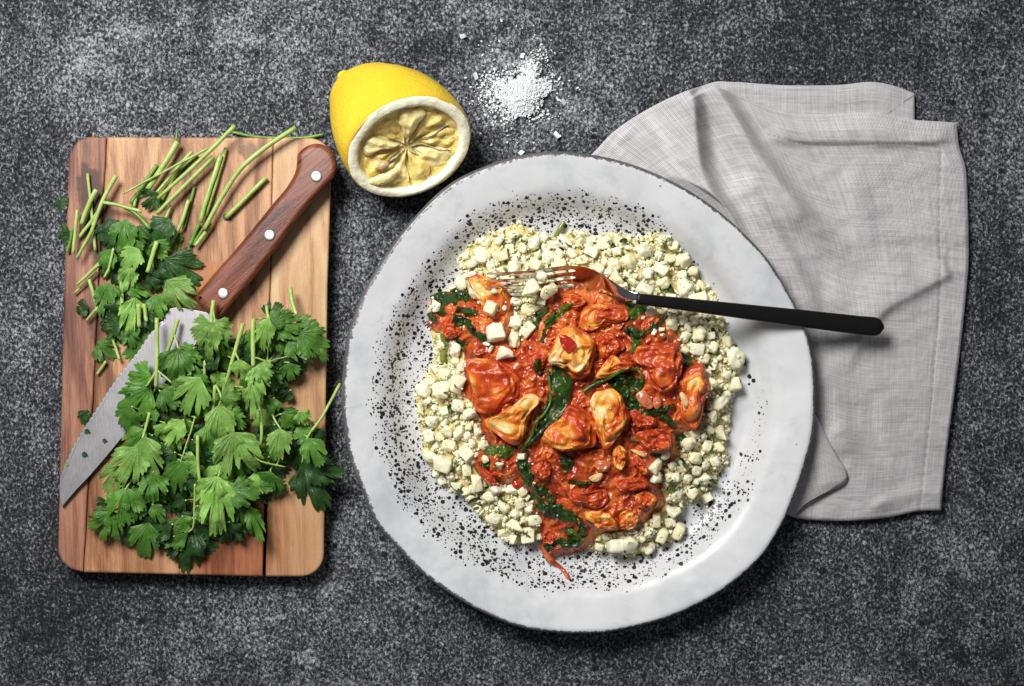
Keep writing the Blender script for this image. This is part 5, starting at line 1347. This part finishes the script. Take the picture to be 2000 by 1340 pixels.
for (sp_, w_, mt_, z_, sd_, lab) in [
 ([(1186, 738), (1212, 748), (1240, 752), (1254, 746)], [8, 17, 22, 8], SPIN, 1.6, 4, "dark spinach leaf in the loop of the bright curled stalk"),
 ([(1216, 756), (1232, 778), (1244, 800), (1250, 824)], [10, 17, 14, 8], SPIN, None, 5, "dark spinach leaf right of the cream coloured chicken"),
 ([(1236, 808), (1268, 806), (1300, 800), (1318, 792)], [5, 8, 8, 4], SPIN, None, 6, "dark spinach strip under the glassy onion pieces"),
 ([(1222, 590), (1240, 598), (1262, 604)], [5, 9, 5], SPIN, None, 7, "dark leaf right under the start of the fork handle"),
 ([(1220, 622), (1236, 612), (1256, 604), (1266, 610)], [9, 16, 15, 6], SPIN_L, None, 8, "bright green spinach clump below the fork handle"),
 ([(1246, 664), (1262, 646), (1280, 634), (1294, 622)], [5, 8, 9, 5], SPIN, None, 9, "dark leaf strip beside the orange strip under the fork handle"),
 ([(1222, 640), (1240, 652), (1248, 676)], [9, 12, 6], SPIN, None, 10, "frayed dark spinach bit left of the smooth bright red lump"),
 ([(842, 584), (866, 582), (892, 590), (912, 606)], [7, 13, 14, 8], SPIN, None, 11, "crumpled dark spinach at the top left of the curry"),
 ([(906, 560), (906, 580), (914, 606)], [6, 9, 8], SPIN, None, 12, "upright dark spinach bit left of the upper left chicken"),
 ([(884, 622), (900, 628), (920, 632)], [9, 12, 6], SPIN, None, 13, "glossy dark spinach fold near the left dice"),
 ([(912, 634), (930, 650), (952, 664), (966, 676)], [6, 8, 9, 6], SPIN, None, 14, "dark spinach strip slanting down to the round white dice"),
 ([(838, 610), (846, 622), (858, 632)], [6, 8, 4], SPIN, None, 15, "small dark leaf at the far left of the curry"),
 ([(1064, 634), (1084, 620), (1102, 604), (1118, 592)], [6, 10, 11, 5], SPIN_L, None, 16, "green spinach leaf rising right of the white dice"),
 ([(948, 876), (966, 884), (990, 882), (1006, 872)], [8, 15, 14, 6], SPIN_L, None, 17, "bright green spinach leaf under the curved yellow chicken"),
 ([(1098, 890), (1108, 902), (1106, 924)], [9, 13, 5], SPIN, None, 18, "small spinach tuft below the rounded chicken chunk"),
 ([(1030, 906), (1034, 930), (1030, 950)], [6, 11, 9], SPIN, None, 19, "spinach piece at left of the lower curry"),
 ([(1026, 968), (1048, 972), (1062, 984), (1066, 1000)], [7, 15, 18, 12], SPIN, None, 20, "crinkled dark spinach at the lower left of the curry"),
 ([(1060, 1004), (1084, 998), (1108, 1006), (1128, 1018)], [8, 14, 14, 6], SPIN, None, 21, "dark spinach leaf above the dripping tail of sauce"),
 ([(1064, 1072), (1078, 1064), (1106, 1060), (1136, 1064)], [8, 12, 10, 5], SPIN, 2.2, 22, "glossy dark spinach leaf at the bottom edge of the curry"),
 ([(1100, 1030), (1118, 1042), (1142, 1056)], [6, 8, 4], SPIN_L, None, 23, "green spinach edge just above the bottom glossy leaf"),
 ([(1316, 842), (1330, 856), (1330, 876)], [6, 9, 5], SPIN, None, 24, "olive dark leaf between the right lump and the cauliflower"),
 ([(1316, 690), (1334, 700), (1348, 712)], [6, 9, 6], SPIN, None, 25, "dark leaf tucked behind the long ragged chicken"),
 ([(1098, 462), (1102, 484), (1100, 502)], [5, 9, 6], SPIN, 2.0, 26, "dark leaf in the cauliflower above the fork"),
 ([(1110, 940), (1130, 946), (1156, 944)], [4, 6, 4], SPIN, None, 27, "thin green spinach edge around the cream scrap"),
 ([(1084, 610), (1070, 640), (1060, 670)], [6, 10, 8], SPIN, None, 28, "sauce stained spinach left of the large yellow chunk"),
 ([(1050, 700), (1050, 716), (1056, 730)], [5, 8, 6], SPIN, None, 29, "spinach shred in the sauce left of the long leaf"),
 ([(848, 598), (862, 606), (874, 618)], [8, 11, 6], SPIN, None, 31, "dark curled leaf under the lone left dice"),
 ([(880, 574), (902, 572), (922, 580)], [8, 11, 7], SPIN, None, 32, "dark leaf knot above the left end of the curry"),
 ([(890, 604), (912, 610), (934, 612)], [6, 9, 6], SPIN, None, 33, "olive dark leaf left of the square dice"),
 ([(872, 650), (890, 664), (914, 672)], [6, 9, 6], SPIN, None, 34, "dark leaf at the lower side of the left end"),
 ([(1240, 640), (1244, 664), (1236, 690)], [6, 9, 5], SPIN_L, None, 35, "ragged green leaf hanging left of the smooth red lump"),
 ([(1034, 880), (1020, 904), (1026, 934)], [7, 10, 7], SPIN, None, 36, "dark leaf below the tip of the long spinach leaf"),
 ([(960, 898), (944, 912), (930, 920)], [6, 9, 5], SPIN, None, 37, "dark leaf left of the bent orange strip"),
 ([(1040, 950), (1062, 962), (1080, 982)], [7, 12, 8], SPIN, None, 38, "dark glossy leaf above the crinkled one at lower left"),
 ([(1120, 1000), (1136, 1024), (1140, 1046)], [6, 9, 6], SPIN, None, 39, "dark leaf left of the golden bottom chicken piece"),
 ([(1290, 814), (1306, 822), (1318, 836)], [6, 9, 5], SPIN, None, 40, "dark leaf beside the lower end of the long ragged chicken"),
 ([(1072, 600), (1050, 622), (1046, 648)], [5, 8, 5], SPIN, None, 41, "dark thin leaf edging the white cluster"),
 ([(1262, 868), (1284, 888), (1300, 906)], [5, 8, 6], SPIN, None, 30, "dark spinach under the white dice at lower right"),
]:
    sheet_piece(lab, sp_, [a * 1.05 for a in w_], mt_, z_, sd_, crump=2.6, curl=1.5)

# ---------------------------------------------------------------- cauliflower pieces
def hull_piece(seed, kind):
    r_ = np.random.RandomState(seed)
    b = bmesh.new()
    if kind == 'chunk':
        dims = np.array((1.0, r_.uniform(0.65, 0.95), r_.uniform(0.5, 0.8)))
        for k in range(r_.randint(11, 17)):
            v = r_.normal(size=3); v /= np.linalg.norm(v); v = np.sign(v) * np.abs(v) ** 0.75; b.verts.new(tuple(v * dims * r_.uniform(0.8, 1.15)))
        res = bmesh.ops.convex_hull(b, input=b.verts[:])
        bmesh.ops.delete(b, geom=[g for g in res.get('geom_interior', []) if isinstance(g, bmesh.types.BMVert)], context='VERTS')
        bmesh.ops.dissolve_limit(b, angle_limit=0.35, verts=b.verts[:], edges=b.edges[:])
        bmesh.ops.bevel(b, geom=b.edges[:], offset=0.17, segments=2, profile=0.5, affect='EDGES', clamp_overlap=True)
        bmesh.ops.triangulate(b, faces=b.faces[:])
    elif kind == 'block':
        n = r_.randint(9, 14)
        sx_, sy_, sz_ = r_.uniform(0.75, 1.0), r_.uniform(0.6, 0.95), r_.uniform(0.5, 0.8)
        for k in range(8):
            b.verts.new(((1 if k & 1 else -1) * sx_ * r_.uniform(0.6, 1), (1 if k & 2 else -1) * sy_ * r_.uniform(0.6, 1), (1 if k & 4 else -1) * sz_ * r_.uniform(0.65, 1)))
        for k in range(n - 8):
            v = r_.normal(size=3); v /= np.linalg.norm(v); b.verts.new(tuple(v * np.array((sx_, sy_, sz_)) * 1.05))
        res = bmesh.ops.convex_hull(b, input=b.verts[:])
        bmesh.ops.delete(b, geom=[g for g in res.get('geom_interior', []) if isinstance(g, bmesh.types.BMVert)], context='VERTS')
        bmesh.ops.dissolve_limit(b, angle_limit=0.25, verts=b.verts[:], edges=b.edges[:])
        bmesh.ops.bevel(b, geom=b.edges[:], offset=0.15, segments=2, profile=0.5, affect='EDGES', clamp_overlap=True)
        bmesh.ops.triangulate(b, faces=b.faces[:])
    else:
        bmesh.ops.create_icosphere(b, subdivisions=3, radius=1)
        f = seed * 3.7
        for v in b.verts:
            c = v.co
            d = 0.32 * float(noise(c.x * 1.3 + f, c.y * 1.3, c.z * 1.3)) + 0.30 * (abs(float(noise(c.x * 3 + f, c.y * 3, c.z * 3))) - 0.3) + 0.12 * float(noise(c.x * 7 + f, c.y * 7, c.z * 7))
            v.co = (c.x * (1 + d) * 0.95, c.y * (1 + d) * r_.uniform(0.78, 0.8), c.z * (1 + d) * 0.62)
    if kind != 'floret':
        bmesh.ops.subdivide_edges(b, edges=[e for e in b.edges if e.calc_length() > 0.3], cuts=1, use_grid_fill=True)
        bmesh.ops.triangulate(b, faces=b.faces[:])
        b.normal_update()
        f = seed * 2.9
        for v in b.verts:
            c = v.co.copy()
            d = 0.09 * float(noise(c.x * 2 + f, c.y * 2, c.z * 2)) + 0.07 * float(noise(c.x * 5 + f, c.y * 5, c.z * 5))
            v.co = c + v.normal * d
    me = bpy.data.meshes.new("cauliflower_piece")
    b.to_mesh(me)
    V = np.array([v.co[:] for v in b.verts]); F = [[v.index for v in f.verts] for f in b.faces]
    b.free()
    me.polygons.foreach_set("use_smooth", np.ones(len(me.polygons), bool))
    me.materials.append(CAULI)
    return me, V, F
variants = [hull_piece(i, 'block') for i in range(14)] + [hull_piece(40 + i, 'floret') for i in range(14)] + [hull_piece(140 + i, 'chunk') for i in range(16)]
NB = 14
r_c = random.Random(21)
CGp = "loose cauliflower pieces on the plate"
from mathutils import Euler
def put_cauli(x, y, r, label, vi=None, z=None, rz=None, flatten=1.0):
    vi = (r_c.randrange(14, len(variants)) if r_c.random() < 0.8 else r_c.randrange(14)) if vi is None else vi
    if z is None:
        i0 = int((y - fy[0]) / GS); j0 = int((x - fx[0]) / GS); q = max(1, int(r * 0.6 / GS))
        win = HM[max(0, i0 - q):i0 + q + 1, max(0, j0 - q):j0 + q + 1]
        z = float(0.5 * win.mean() + 0.5 * np.percentile(win, 80)) + r * 0.3 * 0.42
    o = bpy.data.objects.new("cauliflower_piece", variants[vi][0])
    o.location = tuple(P(x, y, z))
    tl_ = 0.3 if vi < 14 else 0.9
    o.rotation_euler = (r_c.uniform(-tl_, tl_), r_c.uniform(-tl_, tl_), r_c.uniform(0, 6.28) if rz is None else rz)
    s = r * S * 1.04
    o.scale = (s, s * r_c.uniform(0.85, 1.05), s * flatten)
    COL.objects.link(o)
    tag(o, label, "cauliflower piece", CGp)
    stamp(x, y, r, z + r * 0.3 * 0.55)
    return o
hand_c = [
 (852, 596, 17, 'b', "square white cauliflower dice alone on the spinach at the far left"),
 (958, 603, 17, 'b', "square cauliflower dice on the upper left chicken piece"),
 (965, 570, 8, 'b', "small cauliflower dice near the top of the upper left chicken"),
 (1007, 589, 14, 'b', "upright oblong cauliflower dice right of the upper left chicken"),
 (991, 545, 17, 'b', "pale cauliflower dice just below the fork's tine tips"),
 (1035, 560, 20, 'b', "large smooth cauliflower dice directly under the fork tines"),
 (1058, 540, 12, 'f', "narrow cauliflower crumb poking up between the fork tines"),
 (1073, 568, 19, 'b', "big tapering cauliflower chunk right of the large smooth dice"),
 (1037, 606, 22, 'b', "largest squarish cauliflower chunk below the fork tines"),
 (968, 649, 21, 'b', "broad cauliflower chunk below the square dice"),
 (1008, 628, 16, 'f', "pale cauliflower bit with a green fleck below the oblong dice"),
 (1031, 643, 18, 'b', "split cauliflower dice at the lower right of the white cluster"),
 (949, 673, 8, 'b', "tiny oval cauliflower crumb left of the white cluster's foot"),
 (959, 683, 9, 'b', "round cauliflower crumb beside the tiny oval one"),
 (983, 688, 21, 'b', "round cauliflower chunk stained orange at the foot of the white cluster"),
 (1004, 664, 17, 'f', "crumbly cauliflower bit above the orange stained chunk"),
 (1066, 666, 5, 'b', "tiny pink tinged crumb left of the large yellow chicken"),
 (985, 602, 6, 'f', "tiny crumb beside the square dice on the chicken"),
 (940, 536, 8, 'b', "small dice at the tip of the upper left chicken"),
 (962, 538, 10, 'f', "crumb under the fork's tine tips"),
 (902, 556, 18, 'f', "wet pale cauliflower lump left of the upper left chicken"),
 (930, 944, 20, 'b', "square cauliflower dice at lower left beside the bent orange strip"),
 (972, 955, 14, 'b', "oblong cauliflower piece right of the lower left square dice"),
 (999, 958, 14, 'b', "upright cauliflower piece beside the small tomato bit"),
 (975, 908, 11, 'b', "half moon cauliflower bit on the bent orange strip"),
 (1018, 891, 10, 'b', "small oblong cauliflower bit right of the green spinach leaf"),
 (948, 897, 8, 'f', "crumb on the spinach left of the half moon bit"),
 (1281, 912, 17, 'b', "bright white cauliflower chunk on the curry's lower right end"),
 (1298, 890, 11, 'f', "thin cauliflower bit above the bright white chunk"),
 (1282, 934, 13, 'f', "crumbly bit under the bright white chunk"),
 (1362, 681, 17, 'b', "white heart shaped cauliflower chunk right of the red lump"),
 (1278, 649, 7, 'b', "left of two small white bits below the fork handle"),
 (1292, 643, 7, 'b', "upper of two small white bits below the fork handle"),
 (1294, 657, 9, 'b', "small white bit on the red lump below the fork handle"),
 (1256, 621, 5, 'b', "splinter of cauliflower on the bright green clump"),
 (1312, 630, 17, 'f', "frilly cauliflower floret under the fork handle"),
 (1436, 700, 22, 'f', "knobbly cauliflower piece sticking out at the right edge"),
 (1434, 750, 17, 'b', "angular cauliflower piece sticking out at the right edge below the knobbly one"),
 (1230, 1065, 24, 'b', "large cauliflower chunk with a dark green fleck at the bottom edge"),
 (1202, 1066, 21, 'b', "cauliflower chunk left of the large bottom one"),
 (1326, 1038, 18, 'b', "square cauliflower dice at the lower right corner of the food"),
 (1294, 1046, 17, 'b', "cauliflower dice with black flecks beside the lower right corner"),
 (1272, 610, 12, 'b', "cauliflower bit hidden in the shade under the fork handle"),
 (1260, 490, 22, 'b', "tall pale cauliflower chunk in the upper right heap"),
 (1296, 472, 18, 'b', "topmost pale cauliflower chunk of the upper right heap"),
 (867, 760, 26, 'b', "large white cauliflower chunk on the left side of the ring"),
 (893, 748, 22, 'b', "square white cauliflower chunk next to the big left one"),
 (862, 722, 24, 'b', "slanting white cauliflower chunk above the big left one"),
 (1382, 972, 13, 'b', "round cauliflower piece lying out on the white glaze at lower right"),
]
# region without the sauce, thrown darts from large to small
names_z = [(1150, 520, 'above'), ]
CLK = ["twelve", "one", "two", "three", "four", "five", "six", "seven", "eight", "nine", "ten", "eleven"]
def zone(x, y, r, vi):
    a = math.degrees(math.atan2(x - 1130, 770 - y)) % 360
    i = int((y - fy[0]) / GS); j = int((x - fx[0]) / GS)
    where = "at the ring's outer edge" if dF[i, j] < 22 else ("against the red sauce" if dS[i, j] > -22 else "in mid ring")
    sz = "big" if r > 15 else ("medium" if r > 11.2 else "small")
    sh = "blocky" if vi < 14 else ("crumbly" if vi < 28 else "rounded")
    return "%s %s cauliflower piece %s, %s o'clock on the food" % (sz, sh, where, CLK[int((a + 15) // 30) % 12])
placed = []
for (x, y, r, k, lab) in hand_c: placed.append((x, y, r))
def inside(x, y, mf, ms):
    i = int((y - fy[0]) / GS); j = int((x - fx[0]) / GS)
    return dF[i, j] > mf and dS[i, j] < ms
n_ind = 300 - len(hand_c)
cnt = 0; tries = 0
pend = []
for r in [18] * 16 + [15.5] * 30 + [13] * 50 + [11] * 70 + [9] * 110:
    for k in range(60):
        x = r_c.uniform(805, 1450); y = r_c.uniform(428, 1095)
        if not inside(x, y, r * 0.55, 1 - r * 0.2 + (6 if r < 9 else 0)): continue
        if any((x - a) ** 2 + (y - b) ** 2 < (0.80 * (r + c)) ** 2 for a, b, c in placed): continue
        placed.append((x, y, r)); pend.append((x, y, r * r_c.uniform(0.92, 1.15))); break
    if len(pend) >= n_ind: break
# the crumbs below: one mass
crV, crF, off = [], [], 0
def put_crumb(x, y, r, z=None):
    global off
    me_, V, F = variants[r_c.randrange(len(variants))]
    if z is None: z = float(hm(x, y)) + r * 0.3 * 0.25
    E = Euler((r_c.uniform(0, 3), r_c.uniform(0, 3), r_c.uniform(0, 6.28))).to_matrix()
    q = (V @ np.array(E).T) * r * S * r_c.uniform(0.85, 1.15) + P(x, y, z)
    crV.append(q); crF.extend([[i + off for i in f] for f in F]); off += len(V)
    return z
small = [hull_piece(80 + i, 'chunk') for i in range(10)]
keepv = variants; variants = small
n = 0
while n < 2000:
    x = r_c.uniform(800, 1460); y = r_c.uniform(425, 1100)
    r = r_c.choice([3, 4, 5, 6, 7.5, 9])
    if not inside(x, y, r * 0.3 - 1, 2): continue
    z = put_crumb(x, y, r); stamp(x, y, r, z + r * 0.3 * 0.3); n += 1
variants = keepv
for (x, y, r) in pend:
    vv = r_c.randrange(14, len(variants)) if r_c.random() < 0.78 else r_c.randrange(14)
    put_cauli(x, y, r, zone(x, y, r, vv), vi=vv)
for (x, y, r, k, lab) in hand_c:
    zz_ = {(1035, 560): 35, (1058, 540): 40, (1073, 568): 36}.get((x, y))
    put_cauli(x, y, r, lab, z=zz_, vi=(r_c.choice([1, 4, 7, 11, 30, 33, 36, 38, 40, 42]) if k == 'b' else NB + r_c.randrange(10)))
variants = small
n = 0
while n < 900:
    x = r_c.uniform(800, 1460); y = r_c.uniform(425, 1100)
    if not inside(x, y, -3, 8): continue
    r = r_c.choice([2, 2.6, 3.4, 4.4]); put_crumb(x, y, r); n += 1
for k in range(60):     # a few bits strayed onto the curry
    x = r_c.gauss(1000, 45); y = r_c.gauss(600, 50)
    if 880 < x < 1080 and 530 < y < 700: put_crumb(x, y, r_c.choice([1.6, 2.2, 3]))
for k in range(40):
    x = r_c.uniform(1040, 1320); y = r_c.uniform(600, 1000); put_crumb(x, y, r_c.choice([1.2, 1.6, 2.0]))
for k in range(26):
    x = r_c.uniform(930, 1050); y = r_c.uniform(880, 950); put_crumb(x, y, r_c.choice([1.8, 2.6, 3.4]))
for (x, y) in ((945, 466), (1010, 436), (1015, 434), (890, 570), (1380, 990), (1345, 1050), (880, 958), (1120, 1085), (1448, 720)):
    put_crumb(x, y, 5)
variants = keepv
o = mk("cauliflower_crumbs", np.concatenate(crV), crF, CAULI)
tag(o, "countless tiny cauliflower crumbs filling the ring around the curry", "cauliflower crumbs", kind="stuff")
# chopped herb flecks
hV, hF, off2 = [], [], 0
def fleck(x, y, L_, w_, a, z=None):
    global off2
    z = float(hm(x, y)) + 0.5 if z is None else z
    c, s = math.cos(a), math.sin(a)
    pts = []
    n_ = 6
    for k in range(n_):
        t = k / (n_ - 1) * 2 - 1
        ww = w_ * math.sqrt(max(0.05, 1 - t * t)) * r_c.uniform(0.7, 1.2)
        for sg in (-1, 1):
            px_ = L_ * t; py_ = sg * ww + 0.25 * L_ * math.sin(t * 2)
            pts.append(P(x + px_ * c - py_ * s, y + px_ * s + py_ * c, z + r_c.uniform(-0.3, 0.5)))
    hV.extend(pts); hF.extend([(off2 + 2 * k, off2 + 2 * k + 1, off2 + 2 * k + 3, off2 + 2 * k + 2) for k in range(n_ - 1)]); off2 += 2 * n_
n = 0
while n < 620:
    x = r_c.uniform(800, 1460); y = r_c.uniform(425, 1100)
    if not inside(x, y, 2, 4): continue
    if r_c.random() < 0.85: fleck(x, y, r_c.uniform(1.2, 3.6), r_c.uniform(0.5, 1.3), r_c.uniform(0, 3.14), z=float(hm(x, y)) + r_c.uniform(-0.6, 0.3))
    else: fleck(x, y, r_c.uniform(5, 9), r_c.uniform(1.6, 3.4), r_c.uniform(0, 3.14))
    n += 1
o = mk("herb_flecks", np.array(hV), hF, HERB)
tag(o, "finely chopped green herb flecks scattered through the cauliflower", "herb flecks", kind="stuff")
for (x, y, L_, w_, a, lab) in [(877, 799, 10, 5.5, 1.5, "dark green herb square on the left cauliflower"), (866, 859, 8, 4, 0.1, "dark green herb bit low on the left cauliflower"), (892, 955, 13, 5, 0.2, "dark herb curl at the outer edge of the lower left cauliflower"), (975, 970, 10, 5, 0.5, "dark leaf bit between the lower left dice"), (932, 975, 20, 4, -0.7, "long dark herb curl below the lower left square dice"),
      (1200, 482, 17, 4, 0.3, "dark green herb curl in the upper cauliflower"), (1218, 470, 8, 5, -0.6, "herb leaf bit beside the upper herb curl"), (1250, 478, 9, 3, 0.8, "herb sliver left of the tall pale chunk"), (1306, 562, 16, 8, 0.5, "dark leaf bit just above the fork handle"), (1218, 548, 10, 5, 0.3, "dark leaf bit beside the fork neck"), (1394, 648, 9, 6, 0.8, "dark leaf bit at the right edge under the fork handle"), (1221, 1076, 5, 3.5, 0.9, "tiny dark green fleck on the large bottom chunk"), (1390, 938, 14, 4, 0.3, "dark herb leaf at the outer edge of the lower right cauliflower"), (1336, 905, 14, 5, 0.6, "dark herb shred right of the bright white chunk")]:
    hV, hF, off2 = [], [], 0
    fleck(x, y, L_, w_, a, z=float(hm(x, y)) + 0.9)
    V = np.array(hV); V2 = V - np.array((0, 0, 0.0004)); nV = len(V)
    F = [tuple(f) for f in hF] + [tuple(i + nV for i in f[::-1]) for f in hF]
    tag(mk("herb_bit", np.concatenate([V, V2]), F, SPIN), lab, "herb bit")

# ---------------------------------------------------------------- fork
fork = thing("fork", "steel fork with slim matt black handle resting across the curry and plate rim", "fork", P(1480, 610, 26))
# head: local frame s along, w across; rolled towards the viewer's bottom
def fork_sheet(s, w):
    """s in px from the tine tips (0) to the neck (300); w in px across -> px,px,mm"""
    ax = 945 + s; ay = 543.5 + 0.118 * s
    bowl = -30 * np.exp(-((s - 195) / 75) ** 2) + 14 * (1 - s / 150).clip(0, 1) ** 1.6
    cupx = 0.10 * (w / 40) ** 2 * 40 * sstep(120, 200, s) * (1 - sstep(240, 290, s))
    lz = bowl + cupx
    roll = math.radians(52) * (1 - sstep(225, 300, s))
    yy = -w * np.cos(roll) + (lz) * np.sin(roll) * 1.0
    zz = w * np.sin(roll) + lz * np.cos(roll)
    base_z = np.interp(s, [0, 100, 200, 300], [31, 33, 36.5, 38.6])
    return ax, ay + yy, base_z + zz * 0.3
root = 172.0
outl_s = [172, 185, 200, 215, 230, 245, 258, 270, 285, 303]
outl_w = [42, 41.5, 40, 36, 29, 21, 15, 11.5, 9, 8.2]
NTI = 4; tw = 7.6; gap = (84 - NTI * 2 * tw) / (NTI - 1)
nk = 56
head_parts = []
ss = np.linspace(root, 303, nk); hw_ = np.interp(ss, outl_s, outl_w)
hw_ = np.convolve(np.pad(hw_, 3, 'edge'), np.ones(7) / 7, 'valid')
nw = 45
wn = np.linspace(-1, 1, nw)
Sg = ss[:, None] + 0 * wn[None]; Wg = hw_[:, None] * wn[None]
# slot ends cut into the root edge
for i in range(NTI - 1):
    wc = -42 + 2 * tw + gap / 2 + i * (2 * tw + gap)
    dd = np.abs(Wg - wc) / (gap / 2)
    Sg = Sg + np.where(dd < 1, np.sqrt(np.clip(1 - dd ** 2, 0, 1)) * 7.0, 0) * np.exp(-(Sg - root) / 10)
def shell(Sg, Wg, th_mm, edge=0.5):
    a, b = Sg.shape
    x, y, z = fork_sheet(Sg, Wg)
    wn_ = np.abs(np.linspace(-1, 1, b))[None]
    rnd = edge * (1 - np.sqrt(np.clip(1 - (wn_ ** 6), 0, 1)))
    V1 = PA(x, y, z - rnd * th_mm); V2 = PA(x, y, z - th_mm + rnd * th_mm)
    f1 = grid_faces(a, b); f2 = grid_faces(a, b)[:, ::-1] + a * b
    idx = np.arange(a * b).reshape(a, b)
    rim = np.concatenate([idx[0, :], idx[1:, -1], idx[-1, -2::-1], idx[-2:0:-1, 0]]); r2 = np.roll(rim, -1)
    f3 = np.stack([rim, rim + a * b, r2 + a * b, r2], -1)
    return np.concatenate([V1.reshape(-1, 3), V2.reshape(-1, 3)]), np.concatenate([f1, f2, f3]).tolist()
V, F = shell(Sg, Wg, 1.5)
mk("head", V, F, CHROME, fork)
for i in range(NTI):
    wc = -42 + tw + i * (2 * tw + gap)
    s1 = np.linspace(0, root + 1.0, 48)
    hw = tw * (0.38 + 0.62 * sstep(0, 90, s1)) * np.sqrt(np.clip(s1 / 4, 0.05, 1))
    wn2 = np.linspace(-1, 1, 11)
    wcs = wc * (0.93 + 0.07 * s1 / root)
    Wt = wcs[:, None] + hw[:, None] * wn2[None]
    V, F = shell(s1[:, None] + 0 * wn2[None], Wt, 1.8, 0.5)
    mk("tine", V, F, CHROME, fork)
# handle
hc = [(1243, 583.5), (1300, 590), (1400, 602), (1500, 614), (1600, 626), (1680, 635.5), (1727, 639.5)]
hc = resample(hc, 70); sH = np.linspace(0, 1, 70)
hwid = np.interp(sH, [0, 0.1, 0.35, 0.65, 0.93, 1], [11, 11.5, 13.8, 16.8, 18.6, 18.8])
endr = np.sqrt(np.clip(1 - ((sH - 0.955) / 0.0455).clip(0, 1) ** 2, 0, 1))
hwid = hwid * np.maximum(endr, 0.04)
hz = np.interp(sH, [0, 0.15, 0.64, 1], [38.6, 37.0, 28.6, 22.0])
tnH = np.gradient(hc, axis=0); tnH /= np.linalg.norm(tnH, axis=1)[:, None]; nnH = np.stack([-tnH[:, 1], tnH[:, 0]], -1)
rings = []
for k in range(70):
    q = []
    for j in range(24):
        a = 2 * math.pi * j / 24
        cx_ = math.copysign(abs(math.cos(a)) ** 0.55, math.cos(a)) * hwid[k]; cz_ = math.copysign(abs(math.sin(a)) ** 0.7, math.sin(a)) * 2.4 * min(1, endr[k] + 0.3)
        q.append(P(hc[k, 0] + nnH[k, 0] * cx_, hc[k, 1] + nnH[k, 1] * cx_, hz[k] + cz_))
    rings.append(np.array(q))
V, F = rings_mesh(rings)
mk("handle", V, F, BLACK, fork)
bpy.context.view_layer.update()
